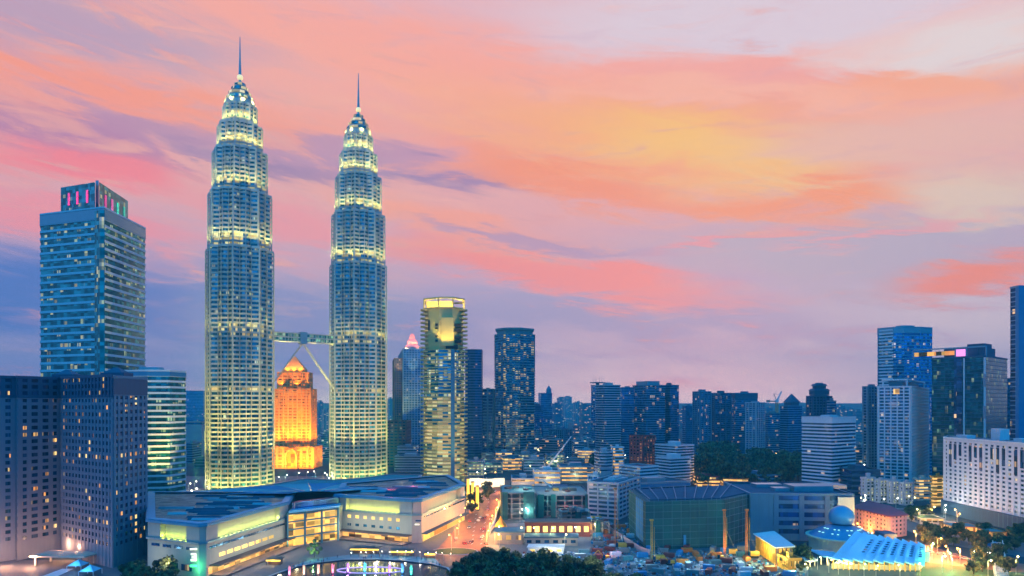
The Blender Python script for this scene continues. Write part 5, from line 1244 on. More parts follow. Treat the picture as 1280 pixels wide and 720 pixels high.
# ================================================================ CARS
def car_meshes(col, nm):
    b = MB(); prof = [(-2.2, .35), (-2.25, .8), (-1.5, .95), (-1.0, 1.42), (.7, 1.45), (1.35, .98), (2.15, .85), (2.25, .4)]
    for s_ in (0,):
        L_ = [(x, -.88, z) for x, z in prof]; R_ = [(x, .88, z) for x, z in prof]
        for k in range(len(prof)-1): b.quad(L_[k], L_[k+1], R_[k+1], R_[k])
        b.quad(*L_[::-1]); b.quad(*R_); b.quad(L_[-1], L_[0], R_[0], R_[-1])
    bm = b.mesh('body', plain(nm, col, .35))
    w = MB(); w.quad((-1.36, -.9, 1.), (1.2, -.9, 1.), (.68, -.9, 1.36), (-.98, -.9, 1.36)); w.quad((-1.36, .9, 1.), (-.98, .9, 1.36), (.68, .9, 1.36), (1.2, .9, 1.))
    w.quad((.76, -.75, 1.44), (1.34, -.75, 1.02), (1.34, .75, 1.02), (.76, .75, 1.44))
    return bm, w.mesh('window', 'g_dark')
M['car_w'] = glow('headlight_glow', (1., .9, .7), 3.); M['car_r'] = glow('tail_glow', (1., .06, .04), 2.5)
wm = MB(); wm.beam((0, -.12, 0), (0, .12, 0), .66, n=12); wheel = wm.mesh('wheel', 'black')
hl = MB(); hl.box(0, 0, 0, .12, .35, .2); hlm = hl.mesh('headlight', 'car_w'); tlm = hl.mesh('tail_light', 'car_r')
CM = [car_meshes(c3, n_) for c3, n_ in (((.6, .6, .6), 'car_white'), ((.04, .04, .05), 'car_black'), ((.35, .05, .04), 'car_red'), ((.3, .32, .35), 'car_silver'))]
def car(x, y, rz, label, group):
    t = thing('parked_car' if 'parked' in label else 'car', label, 'car', (x, y, .03), group, rz); b, w = RT.choice(CM); link('body', b, t); link('window', w, t)
    for sx in (-1.4, 1.4):
        for sy in (-.82, .82): link('wheel', wheel, t, (sx, sy, .33))
    for sy in (-.6, .6): link('headlight', hlm, t, (2.22, sy, .6)); link('tail_light', tlm, t, (-2.24, sy, .65))
for k in range(26):
    py = 606+RT.random()*78; q_ = (py-606)/80; pxa, pxb = 600-q_*42, 622-q_*10
    px = RT.uniform(pxa+3, pxb-2); x, y = gp(px, py); car(x, y, radians(90+15)*(-1 if RT.random() < .5 else 1), 'small car driving along the orange lit boulevard', 'cars on the boulevard')
for k in range(10):
    q_ = k/9; x, y = gp(1078+q_*130, 676+q_*24); car(x, y+RT.uniform(-3, 3), -.55+RT.choice((0, pi)), 'small car on the curving orange lit street past the pink block', 'cars on the curving street')

# ================================================================ STREET LAMPS
pl = MB(); pl.beam((0, 0, 0), (0, 0, 8.6), .28, n=6, w2=.16); pl.beam((0, 0, 8.5), (1.6, 0, 8.9), .14, n=5); pole = pl.mesh('pole', 'steel')
def headm(mat, r_=.42): m_ = MB(); m_.ball(1.7, 0, 8.75, r_, 8); return m_.mesh('lamp_head', mat)
HM = {k: headm(k) for k in ('y_lamp', 'w_lamp', 'o_lamp', 'g_lamp')}
LC_ = {'y_lamp': (1., .75, .25), 'w_lamp': (1., .92, .7), 'o_lamp': (1., .33, .06), 'g_lamp': (.4, 1., .5)}
NM = {'y_lamp': 'yellow', 'w_lamp': 'white', 'o_lamp': 'orange', 'g_lamp': 'greenish'}
def lamp(px, py, kind, where, power=0, z=0., s_=1.):
    x, y = gp(px, py, z); t = thing('street_lamp', '%s street lamp %s' % (NM[kind], where), 'street lamp', (x, y, z), 'street lamps %s' % where, RT.uniform(0, 6)); t.scale = (s_,)*3
    link('pole', pole, t); link('lamp_head', HM[kind], t)
    if power: point((x, y, z+8*s_-1.2), power, LC_[kind], .5)
for k in range(9): lamp(597-k*4.6+(k > 5)*4, 612+k*9.5, 'o_lamp', 'along the mall side of the boulevard', 13000)
for k in range(7): lamp(630-k*3.6, 616+k*11, 'o_lamp', 'along the hoarding side of the boulevard', 30000)
for px, py in ((1075, 672), (1090, 680), (1110, 690), (1135, 697), (1160, 702), (1185, 704), (1200, 706), (1145, 682), (1172, 692)): lamp(px, py, 'o_lamp', 'along the curving street past the pink block', 30000)
for px, py in ((350, 607), (357, 604), (372, 601), (383, 600), (394, 599), (404, 601), (410, 603)): lamp(px, py, 'w_lamp', 'between the twin skyscrapers', 5000)
for px, py in ((236, 616), (243, 613), (232, 622)): lamp(px, py, 'w_lamp', 'beside the nearer twin skyscraper', 5000)
for px, py, k_ in ((627, 676, 'y_lamp'), (624, 686, 'y_lamp'), (655, 677, 'y_lamp'), (670, 678, 'y_lamp'), (688, 678, 'y_lamp'), (706, 686, 'y_lamp'), (721, 676, 'w_lamp'), (744, 673, 'y_lamp'), (650, 652, 'w_lamp'), (660, 650, 'w_lamp'), (673, 637, 'g_lamp'), (688, 620, 'y_lamp')): lamp(px, py, k_, 'in the construction site', 5000)
for px, py, k_ in ((1022, 712, 'g_lamp'), (1036, 716, 'y_lamp'), (1048, 718, 'y_lamp'), (1150, 722, 'y_lamp'), (1062, 722, 'y_lamp'), (1080, 722, 'g_lamp'), (1010, 722, 'y_lamp'), (1095, 723, 'y_lamp'), (1125, 724, 'y_lamp')): lamp(px, py, k_, 'in front of the domed hall', 3200, 0, .75)
for px, py, k_ in ((1178, 716, 'g_lamp'), (1190, 714, 'g_lamp'), (1235, 722, 'y_lamp'), (1270, 718, 'y_lamp'), (1165, 700, 'g_lamp')): lamp(px, py, k_, 'in the park by the stairway', 12000)
for px, py, k_ in ((1180, 646, 'w_lamp'), (1196, 652, 'o_lamp'), (1197, 658, 'o_lamp'), (1182, 652, 'w_lamp'), (1150, 652, 'y_lamp'), (1165, 648, 'y_lamp')): lamp(px, py, k_, 'at the podium of the white hotel', 8000)
for k in range(12): lamp(978+k*1.9+RT.uniform(-2, 2), 566+k*2.6, 'o_lamp', 'in the avenue beyond the wooded park', 9000 if k % 2 else 0)
for k in range(8): lamp(870+RT.random()*70, 598+RT.random()*8, 'o_lamp', 'at the foot of the wooded park', 5000)
for k in range(9): lamp(1070+RT.random()*80, 632+RT.random()*8, 'w_lamp' if k % 2 else 'y_lamp', 'before the white terrace row', 4200 if k % 2 else 0)
for k in range(70):   # far sprawl
    lamp(RT.choice((RT.uniform(585, 860), RT.uniform(960, 1090), RT.uniform(585, 740))), RT.uniform(556, 604), RT.choice(('o_lamp', 'y_lamp', 'w_lamp')), 'among the far low roofs', 6000 if k % 5 == 0 else 0, 0, 1.2)
for k in range(14): lamp(440+k*9.5, 699.5-(k < 9)*1.2+(k-7)**2*.03, 'w_lamp', 'round the lake edge', 350 if k % 2 else 0, 0, .45)

# ================================================================ CONSTRUCTION SITE
def rig(px, py, h_, label, lean=.0, col='orangep'):
    x, y = gp(px, py); t = thing('piling_rig', label, 'piling rig', (x, y, 0), 'piling rigs in the yard')
    for s_ in (-1, 1):
        m_ = MB(); P_ = [(-2.6, .2), (-2.9, .6), (-2.5, 1.05), (2.5, 1.05), (2.9, .6), (2.6, .2)]
        a = [(x+u, y+s_*1.6-.4, w) for u, w in P_]; b = [(x+u, y+s_*1.6+.4, w) for u, w in P_]
        for k in range(6): m_.quad(a[k], a[(k+1) % 6], b[(k+1) % 6], b[k])
        m_.quad(*a); m_.quad(*b[::-1]); m_.build('track', 'black', t)
    m_ = MB(); m_.box(x+.8, y, 1.2, 5, 2.8, 1.9); m_.prism([(x+.8-2.5, y-1.4), (x+.8+2.5, y-1.4), (x+.8+2.5, y+1.4), (x+.8-2.5, y+1.4)], 3.12, 3.6, top=[(x+.8-2.2, y-1.1), (x+.8+2.2, y-1.1), (x+.8+2.2, y+1.1), (x+.8-2.2, y+1.1)]); m_.build('body', 'yellowp', t)
    m_ = MB(); m_.box(x-2.4, y-.8, 1.3, 1.4, 1.3, 2.3); m_.build('cab', 'g_dark', t)
    m_ = MB()
    for a in (-.4, .4):
        for b in (-.35, .35): m_.beam((x-3.6+a, y+b, .3), (x-3.6+a+lean, y+b, h_), .16)
    for k in range(int(h_/1.6)):
        z_ = .5+k*1.6; s_ = 1 if k % 2 else -1; f = lean*z_/h_
        m_.beam((x-3.6-.4*s_+f, y-.35, z_), (x-3.6+.4*s_+f, y-.35, z_+1.5), .1)
    m_.box(x-3.6+lean, y, h_, 1.9, 1.3, .8); m_.build('mast', col, t)
    m_ = MB(); m_.beam((x-2.2+lean, y, .3), (x-2.2+lean, y, h_*.85), .26, n=7); m_.build('drill_rod', 'yellowp', t)
    for s_ in (-.9, .9): m_ = MB(); m_.beam((x+2, y+s_, 3.6), (x-3+lean*.6, y+s_*.3, h_*.62), .2, n=5); m_.build('stay', 'dgrey', t)
rig(776, 686, 35, 'tall orange masted piling rig left of the green netted building', .4)
rig(823, 702, 22, 'piling rig with a pale mast before the corner of the green netted building', 0, 'yellowp')
rig(914, 694, 25, 'piling rig with a rusty mast before the dark end of the netted building', -.3)
rig(941, 697, 26, 'thick orange masted piling rig beside the yellow striped shed', .3)
# striped shed
SH = ccw([(gx(945, 392), 392.), (gx(972, 356), 356.), (gx(990, 359), 359.), (gx(966, 398), 398.)])
t = thing('striped_shed', 'lit shed with yellow and brown corrugated bays and a pale roof slab', 'shed', (gx(968, 375), 375, 0))
m_ = MB(); m_.prism(SH, 0, 9.6); m_.build('wall', 'brown', t)
for i in range(4):
    a, b = SH[i], SH[(i+1) % 4]; L_ = math.hypot(b[0]-a[0], b[1]-a[1]); dx, dy = (b[0]-a[0])/L_, (b[1]-a[1])/L_
    for k in range(int(L_/2.6)):
        q_ = 1.6+k*2.6; m_ = MB(); m_.box(a[0]+dx*q_+dy*.25, a[1]+dy*q_-dx*.25, .2, 1.5, .5, 9., atan2(dy, dx)); m_.build('panel', 'yellowp', t)
m_ = MB(); m_.prism(offset(SH, 1.4), 9.7, 10.3, bot=True); m_.build('roof', 'white', t)
m_ = MB(); m_.box(SH[0][0], SH[0][1], 0, 1, 1, 1); 
for px, Y in ((949, 374), (957, 366), (966, 352), (984, 350)): point((gx(px, Y), Y, 6), 3800, (1., .70, .15), .4)
# low rise under construction
def frame_building(label, poly, z_, nf, net):
    poly = ccw(poly); n_ = len(poly); cx_ = sum(a[0] for a in poly)/n_; cy_ = sum(a[1] for a in poly)/n_
    t = thing('concrete_frame', label, 'building', (cx_, cy_, 0)); s_ = z_/nf
    for k in range(nf+1): m_ = MB(); m_.prism(poly, k*s_+.02, k*s_+.5, bot=True); m_.build('floor_slab', 'grey', t)
    for i in range(n_):
        a, b = poly[i], poly[(i+1) % n_]; L_ = math.hypot(b[0]-a[0], b[1]-a[1]); q = max(2, int(L_/6))
        for k in range(q):
            m_ = MB(); u = (k+.1)/q; x, y = a[0]+(b[0]-a[0])*u, a[1]+(b[1]-a[1])*u; x += (cx_-x)*.02; y += (cy_-y)*.02; m_.box(x, y, .52, .8, .8, z_-.6); m_.build('column', 'grey', t)
    m_ = MB(); m_.prism(offset(poly, -6), .53, z_-.05); m_.build('core', 'darkstone', t)
    for (u, v, i) in net:
        a, b = poly[i], poly[(i+1) % n_]; L_ = math.hypot(b[0]-a[0], b[1]-a[1]); nx, ny = (b[1]-a[1])/L_, -(b[0]-a[0])/L_
        p0 = (a[0]+(b[0]-a[0])*u+nx*.5, a[1]+(b[1]-a[1])*u+ny*.5); p1 = (a[0]+(b[0]-a[0])*v+nx*.5, a[1]+(b[1]-a[1])*v+ny*.5)
        m_ = MB(); m_.prism(ccw([p0, p1, (p1[0]+nx*.3, p1[1]+ny*.3), (p0[0]+nx*.3, p0[1]+ny*.3)]), 0, z_+1.2); m_.build('netting', 'greennet', t)
    rd = random.Random(int(cx_))
    for k in range(10): m_ = MB(); m_.box(cx_+rd.uniform(-.35, .35)*(poly[1][0]-poly[0][0]), cy_+rd.uniform(-.3, .3)*30, z_+.55, rd.uniform(2, 6), rd.uniform(1, 4), rd.uniform(.6, 2.2), rd.random()); m_.build('material_pile', rd.choice(('grey', 'red', 'tealclad', 'yellowp', 'dgrey')), t)
    return t
frame_building('open concrete frame with green netting beside the boulevard hoarding', front(628, 670, 500, 50, 2), 19, 5, ((.0, .16, 0), (.62, .95, 0), (0, 1, 3)))
frame_building('concrete frame lit red inside next to the white institution', front(672, 738, 510, 55, 2), 16, 4, ((.0, .12, 0), (.25, .34, 0), (.9, 1, 0)))
point((gx(712, 505), 504, 6), 5000, (1., .15, .12), .6); point((gx(690, 500), 500, 20), 6000, (.3, 1., .7), .6); point((gx(655, 520), 520, 26), 7000, (.5, 1., .7), .6); point((gx(700, 530), 530, 26), 7000, (1., .8, .4), .6)
# site sheds
def shed(px0, px1, py, z_, dep, label, wall, roof, lit=None):
    Y = gY(py); pl_ = ccw([(gx(px0, Y), Y), (gx(px1, Y), Y), (gx(px1, Y)+1, Y+dep), (gx(px0, Y)+1, Y+dep)]); t = thing('site_shed', label, 'shed', (pl_[0][0], pl_[0][1], 0))
    m_ = MB(); m_.prism(pl_, 0, z_); m_.build('wall', wall, t); m_ = MB(); m_.prism(offset(pl_, .6), z_+.05, z_+.6, bot=True); m_.build('roof', roof, t)
    w_ = pl_[1][0]-pl_[0][0]; n_ = max(2, int(w_/5))
    for k in range(n_): m_ = MB(); m_.box(pl_[0][0]+w_*(k+.5)/n_, Y-.1, z_*.35, w_/n_*.55, .3, z_*.4); m_.build('window', lit or 'shopy', t)
shed(656, 738, 671, 9, 12, 'long two storey site office with red and yellow lit galleries', 'red', 'brown', 'lit_win')
shed(656, 722, 682, 4.5, 12, 'long grey walled shed in front of the lit site office', 'grey', 'roof', 'g_navy')
shed(618, 654, 680, 7, 14, 'teal roofed shed beside the yellow lit gazebo', 'grey', 'tealclad')
shed(660, 704, 692, 3.2, 8, 'low white roofed shed glowing from inside at the edge of the trees', 'white', 'white', 'lit_win')
shed(735, 748, 668, 9, 10, 'small red and white tower shed beside the orange masted rig', 'pinkwall', 'white')
x, y = gp(626, 668); t = thing('gazebo', 'yellow lit domed gazebo at the corner of the yard', 'gazebo', (x, y, 0))
m_ = MB(); m_.lathe([(4, 5), (3.4, 7), (1.6, 9), (.3, 11.5), (.01, 12)], x, y, 12); m_.build('roof', 'yellowp', t)
for k in range(8): m_ = MB(); m_.box(x+3.4*cos(k*pi/4), y+3.4*sin(k*pi/4), 0, .4, .4, 5); m_.build('column', 'cream', t)
point((x, y-5, 4), 5200, (1., .95, .3), .5); point((x, y, 3.5), 1500, (1., .95, .3), .5)
frame_building('small half built concrete frame beside the white institution', front(742, 762, 440, 16, 6), 8, 2, ((.1, .4, 0),))
frame_building('low concrete frame behind the long site office', front(700, 738, 478, 14, 2), 9, 3, ((.5, .7, 0),))
# containers and clutter
RC = random.Random(17)
cmesh = {}
for nm, mt in (('red', 'red'), ('blue', 'bluenet'), ('white', 'white'), ('grey', 'grey'), ('orange', 'orangep'), ('teal', 'tealclad')):
    m_ = MB(); m_.box(0, 0, .1, 6, 2.4, 2.5)
    for k in range(12): m_.box(-2.8+k*.51, -1.25, .2, .25, .12, 2.2); m_.box(-2.8+k*.51, 1.25, .2, .25, .12, 2.2)
    d_ = MB(); d_.box(3.05, -.6, .2, .1, 1.1, 2.2); d_.box(3.05, .6, .2, .1, 1.1, 2.2)
    cmesh[nm] = (m_.mesh('body', mt), d_.mesh('door', 'dgrey'))
pos_ = []
def yard():
    return (RC.uniform(640, 1000), RC.uniform(686, 722)) if RC.random() < .75 else (RC.uniform(705, 790), RC.uniform(660, 692))
k = 0
while k < 85:
    px, py = yard()
    if px < 745 and py < 692 or px > 935 and py < 712: continue
    x, y = gp(px, py)
    if any(math.hypot(x-a, y-b) < 7.5 for a, b in pos_): continue
    pos_.append((x, y)); k += 1; nm = RC.choice(list(cmesh)); b, d = cmesh[nm]
    t = thing('shipping_container', '%s steel container in the construction yard clutter' % nm, 'container', (x, y, .02), '%s containers in the yard' % nm, RC.choice((0, .2, 1.5, 1.1, -.4)))
    link('body', b, t); link('door', d, t)
rb = MB()
for k in range(1500):
    px, py = (RC.uniform(605, 1005), RC.uniform(690, 722)) if RC.random() < .7 else (RC.uniform(740, 800), RC.uniform(655, 692)); x, y = gp(px, py); rb.cur = RC.randrange(6); rb.box(x, y, 0, RC.uniform(.4, 2.6), RC.uniform(.3, 1.4), RC.uniform(.2, 1.3), RC.random()*3)
o = rb.build('rubble', ['grey', 'offwhite', 'tealclad', 'red', 'dgrey', 'bluenet']); tag(o, 'loose building materials and rubble strewn over the construction yard', 'rubble', None, 'stuff')
# excavators
def excavator(px, py, label, rz):
    x, y = gp(px, py); t = thing('excavator', label, 'excavator', (x, y, 0), None)
    for s_ in (-1, 1): m_ = MB(); m_.box(x, y+s_*1.2, 0, 4.2, .7, .9); m_.build('track', 'black', t)
    m_ = MB(); m_.box(x+.5, y, 1., 3., 2.4, 1.4); m_.build('body', 'yellowp', t); m_ = MB(); m_.box(x-.9, y-.7, 1.05, 1.3, 1.1, 1.8); m_.build('cab', 'g_dark', t)
    m_ = MB(); m_.beam((x-1, y+.4, 1.8), (x-4, y+.4, 5.2), .5); m_.beam((x-4, y+.4, 5.2), (x-6.6, y+.4, 2.6), .4); m_.build('arm', 'yellowp', t)
    m_ = MB(); m_.box(x-6.8, y+.4, 1.3, 1.1, 1.2, 1.3); m_.build('bucket', 'dgrey', t)
excavator(900, 700, 'yellow excavator by the rusty masted rig', 0); excavator(838, 706, 'orange-yellow excavator right of the pale masted rig', 0); excavator(757, 700, 'yellow excavator among the clutter left of the netted building', 0)
for px, py, c3, pw in ((760, 700, (1., .3, .25), 3500), (800, 705, (.4, .9, 1.), 3000), (860, 708, (.4, .9, 1.), 3500), (880, 712, (.9, .5, .3), 2500), (935, 705, (.8, 1., .4), 6000), (955, 712, (.8, 1., .5), 4000), (720, 698, (.7, .9, 1.), 3500), (690, 695, (1., .9, .6), 4000), (905, 696, (1., .7, .3), 3500), (740, 712, (.5, .8, 1.), 3000)):
    x, y = gp(px, py); point((x, y, 6), pw, c3, .6)
# luffing tower crane
def tower_crane(label, px, py, hz, jib_px, jib_py, Y):
    x = gx(px, Y); t = thing('tower_crane', label, 'crane', (x, Y, 0)); m_ = MB(); w_ = 1.0*Y/700
    for a in (-1, 1):
        for b in (-1, 1): m_.beam((x+a*w_, Y+b*w_, 0), (x+a*w_, Y+b*w_, hz), .4*w_)
    for k in range(int(hz/3)): s_ = 1 if k % 2 else -1; m_.beam((x-s_*w_, Y-w_, k*3), (x+s_*w_, Y-w_, k*3+3), .25*w_)
    m_.build('mast', 'yellowp', t)
    m_ = MB(); m_.box(x, Y, hz, 3*w_, 3*w_, 2.5*w_); m_.build('cab', 'white', t)
    tip = (gx(jib_px, Y), Y-4, gz(jib_py, Y)); m_ = MB(); m_.beam((x, Y, hz+2), tip, 1.9*w_, w2=.9*w_); m_.build('jib', 'white', t)
    m_ = MB(); m_.beam((x, Y, hz+2), (x+(-1 if jib_px > px else 1)*9*w_, Y, hz+2.5), 1.2*w_); m_.box(x+(-1 if jib_px > px else 1)*9*w_, Y, hz, 3*w_, 2*w_, 2.5*w_); m_.build('counterweight', 'grey', t)
    m_ = MB(); m_.beam((x, Y, hz+2), (x+(-1 if jib_px > px else 1)*3*w_, Y, hz+9*w_), .6*w_); m_.beam((x+(-1 if jib_px > px else 1)*3*w_, Y, hz+9*w_), (tip[0]*.6+x*.4, Y-2, tip[2]*.6+hz*.4+2), .2*w_); m_.build('a_frame', 'steel', t)
tower_crane('luffing crane with a long diagonal white jib over the low roofs', 683, 600, gz(588, 760), 714, 545, 760)
tower_crane('faint tower crane behind the low teal slab on the skyline', 971, 520, gz(503, 1300), 976, 489, 1300)
tower_crane('small red crane rising over the concrete frames', 689, 630, gz(612, 560), 676, 598, 560)
# low roofs behind the site, lit
for (a, b, py, z_, lab, wl) in ((640, 668, 612, 10, 'flat roofed low hall at the top of the boulevard, left of the luffing crane', 'offwhite'), (668, 700, 608, 15, 'low white hall beneath the luffing crane', 'white'), (700, 742, 604, 17, 'long blue roofed hall right of the luffing crane', 'bsteel'),
                                (628, 660, 634, 8, 'low dark annexe behind the open concrete frame', 'darkstone'), (664, 734, 632, 11, 'wide dark hall behind the concrete frames with a row of violet lamps', 'darkstone')):
    Y = gY(py); building(lab, front(a, b, Y, 34, 1), z_, fh=4.5, wall=wl, gl='shopy' if 'violet' not in lab else 'g_navy', sp=.6, proj=.3, name='hall', plant=2)
    point((gx((a+b)/2, Y-8), Y-8, z_*.5), 2600, (1., .75, .35), .6)
point((gx(676, 735), 735, 22), 14000, (1., .6, .2), .6)
# glowing white canopy and yellow lit pylons by the boulevard
t = thing('canopy', 'big glowing white canopy at the head of the boulevard', 'canopy', (gx(607, 690), 690, 0))
m_ = MB(); yf, yb = 680, 694
for k in range(8):
    xa, xb = gx(585+k*5.7, yf), gx(585+(k+1)*5.7, yf); za, zb = .5*sin(k*1.1), .5*sin((k+1)*1.1)
    f0, f1, b0, b1 = (xa, yf, 2.2+za), (xb, yf, 2.2+zb), (xa, yb, 9+za), (xb, yb, 9+zb); lo = lambda q: (q[0], q[1], q[2]-.35)
    m_.quad(f0, f1, b1, b0); m_.quad(lo(f0), lo(b0), lo(b1), lo(f1)); m_.quad(lo(f0), lo(f1), f1, f0); m_.quad(b0, b1, lo(b1), lo(b0))
m_.build('lit_membrane', glow('lit_membrane', (1., .84, .52), .8), t)
for k in range(5): m_ = MB(); m_.beam((gx(587+k*10.5, 690), 695.5, 0), (gx(587+k*10.5, 690), 695.5, 10), .5, n=6); m_.build('mast', 'white', t)
point((gx(600, 660), 655, 9), 30000, (1., .72, .35), 2)
for k in range(3):
    Y = 600-k*28; px = 585+k*5.8; t = thing('lit_pylon', ('glowing yellow pylon nearest the mall', 'glowing yellow pylon, middle of the three', 'glowing yellow pylon nearest the boulevard')[k], 'pylon', (gx(px, Y), Y, 0), 'yellow pylons by the mall')
    x = gx(px, Y); m_ = MB(); m_.prism([(x+1.2*cos(q*pi/4), Y+1.2*sin(q*pi/4)) for q in range(8)], .8, 19); m_.build('lantern', glow('pylon_glow', (1., .66, .08), .95), t)
    m_ = MB(); m_.box(x, Y, 0, 3.2, 3.2, .8); m_.prism([(x+1.6*cos(q*pi/4), Y+1.6*sin(q*pi/4)) for q in range(8)], 19.05, 19.8, bot=True); m_.build('cap', 'dgrey', t)
    point((x+3, Y-4, 6), 3500, (1., .75, .2), .5)
# hoarding along the boulevard
m_ = MB(); pts = [gp(629, 612), gp(624, 635), gp(618, 655), gp(612, 668)]
for a, b in zip(pts, pts[1:]): m_.beam((a[0], a[1], 1.6), (b[0], b[1], 1.6), .3, 3.2)
tag(m_.build('hoarding', 'white', None), 'long white hoarding between boulevard and construction site', 'hoarding')
m_ = MB(); pts = [gp(745, 652), gp(768, 668), gp(800, 690), gp(812, 694)]
for a, b in zip(pts, pts[1:]): m_.beam((a[0], a[1], 1.6), (b[0], b[1], 1.6), .3, 3.2)
tag(m_.build('hoarding', 'pinkwall', None), 'pinkish hoarding curving round the corner of the green netted building', 'hoarding')

# ================================================================ DOMED HALL
DX, DY = gx(1052, 392), 392.
t = thing('domed_hall', 'blue domed hall with skylit cone roof and a fan of ribbed pale blue roofs', 'hall', (DX, DY, 0))
m_ = MB(); m_.lathe([(3.2, 16.5), (3.2, 18.6)], DX, DY, 24); m_.lathe([(6.6*cos(k*pi/2/9)*1.05, 19.8+6.6*sin(k*pi/2/9)) for k in range(-3, 10)], DX, DY, 28); M['domeblue'] = plain('dome_blue', (.05, .27, .50), .35, .2, var=.12); m_.build('dome', 'domeblue', t, smooth=True)
m_ = MB(); m_.lathe([(17.5, 0), (17.5, 8.6), (19.3, 8.6), (19.3, 9.4), (17, 9.5)], DX, DY, 36); m_.build('drum_wall', 'cream', t)
m_ = MB(); m_.lathe([(17.4, 9.5), (11, 13.4), (3.4, 16.5)], DX, DY, 36); m_.build('cone_roof', 'metalroof', t)
for k in range(16):
    a_ = pi+.15+k*pi/15*1.0
    for r__ in (10.5, 13.8):
        if k % 3 == 2: continue
        zc_ = 13.4+(11-r__)*(3.9/6.4) if r__ > 11 else 13.7
        m_ = MB(); x, y = DX+r__*cos(a_), DY+r__*sin(a_); m_.box(x, y, zc_+.05, .9, .9, .35, a_); m_.build('skylight', 'g_skyl', t) if 'g_skyl' in M else None
        if 'g_skyl' not in M: M['g_skyl'] = glow('skylight_glow', (.45, .95, .75), .9); m_.build('skylight', 'g_skyl', t)
# ribbed roof blades sweeping down toward the front right
def VB(k):
    u = k/9; bk_ = (gx(1070+87*u, 376-16*u), 376-16*u, 14.5-3.5*u); fr_ = (gx(1040+116*u, 348-4*u), 348-4*u, 6.0-1.6*u); return bk_, fr_
for k in range(9):
    (b0, f0), (b1, f1) = VB(k), VB(k+1); m_ = MB(); up = lambda q, h_: (q[0], q[1], q[2]+h_)
    e1 = lambda a, b, t_: tuple(a[i]+(b[i]-a[i])*t_ for i in range(3))
    b1, f1 = e1(b0, b1, .985), e1(f0, f1, .985); b1, f1 = up(b1, -.9), up(f1, -.9)
    b0, f0 = up(b0, .5), up(f0, .5)
    m_.quad(f0, f1, b1, b0); m_.quad(up(f0, -.7), up(f1, -.7), f1, f0); m_.quad(up(b0, -.7), up(b1, -.7), up(f1, -.7), up(f0, -.7)); m_.quad(f0, b0, up(b0, -.7), up(f0, -.7)); m_.quad(b1, f1, up(f1, -.7), up(b1, -.7)); m_.quad(b0, b1, up(b1, -.7), up(b0, -.7))
    m_.build('roof_blade', 'skyroof', t)
    if k > 1:
        for j in range(6):
            q = e1(e1(b0, b1, .5), e1(f0, f1, .5), .22+j*.095); m_ = MB(); m_.box(q[0], q[1], q[2]+.08, 1.5, .9, .3, .2); m_.build('roof_vent', 'g_navy', t)
    for j in (.2, .7):
        q = e1(f0, f1, j); m_ = MB(); m_.beam((q[0], q[1]+1., 0), (q[0], q[1]+1., q[2]-.8), .6, n=6); m_.build('column', 'yellowp', t)
    q = e1(f0, f1, .5); point((q[0], q[1]-2., 2.6), 900, (1., .85, .2), .4)
(b0, f0), (b1, f1) = VB(0), VB(9)
m_ = MB(); m_.prism(ccw([(f0[0]+1, f0[1]+3), (f1[0]-1, f1[1]+3), (b1[0]-1, b1[1]-1), (b0[0]+1, b0[1]-1)]), 0, 2.6); m_.prism(ccw([(b0[0]+1, b0[1]-7), (b1[0]-2, b1[1]-7), (b1[0]-2, b1[1]), (b0[0]+1, b0[1])]), 2.7, 8.); m_.build('inner_wall', 'cream', t)
FX, FY = 190, 385
m_ = MB(); m_.prism([(DX+17, DY-14), (DX+25, DY-12), (DX+26, DY-2), (DX+18, DY-2)], 0, 12.5); m_.build('link_block', 'darkstone', t)
# pale lit veranda in front of the dome
for k in range(5):
    x0_, x1_ = gx(1020+k*6, 366), gx(1025.5+k*6, 366); m_ = MB(); m_.prism([(x0_, 357-k*1.2), (x1_, 357-k*1.2), (x1_, 374), (x0_, 374)], 4.4-.25*k, 5.0-.25*k, bot=True); m_.build('veranda_roof', 'skyroof', t)
    m_ = MB(); m_.box(x0_, 360-k*1.5, 0, .5, .5, 4.2); m_.build('veranda_post', 'cream', t)
    point(((x0_+x1_)/2, 357-k*1.5, 3), 1400, (1., .8, .35), .3)
for q_ in ((-8, -22, 26), (10, -22, 26)): point((DX+q_[0], DY+q_[1], q_[2]), 1800, (.25, .65, 1.), 2)
point((192, 345, 26), 3600, (.30, .70, 1.), 2); point((208, 350, 26), 3000, (.30, .70, 1.), 2)
x, y = gp(1008, 706); m_ = MB(); m_.lathe([(5, 2.6), (5.2, 3.2), (.3, 4.8), (.01, 5)], x, y, 16); t = thing('bandstand', 'small round pavilion with a yellow lit rim beside the blue parking block', 'pavilion', (x, y, 0)); m_.build('roof', 'offwhite', t)
for k in range(8): m_ = MB(); m_.box(x+4.4*cos(k*pi/4), y+4.4*sin(k*pi/4), 0, .35, .35, 2.7); m_.build('post', 'cream', t)
point((x, y-6, 2.5), 1600, (1., .7, .2), .3)
# second lit beige building at the lower edge
building('yellow lit striped block cut by the lower picture edge beneath the striped shed', front(986, 1001, 345, 10, 8), 5.5, fh=5, wall='yellowp', gl='shopy', sp=.3, pier=(2.2, .9, .4), name='site_block', plant=1)
point((gx(992, 336), 336, 3), 3500, (1., .85, .35), .4)

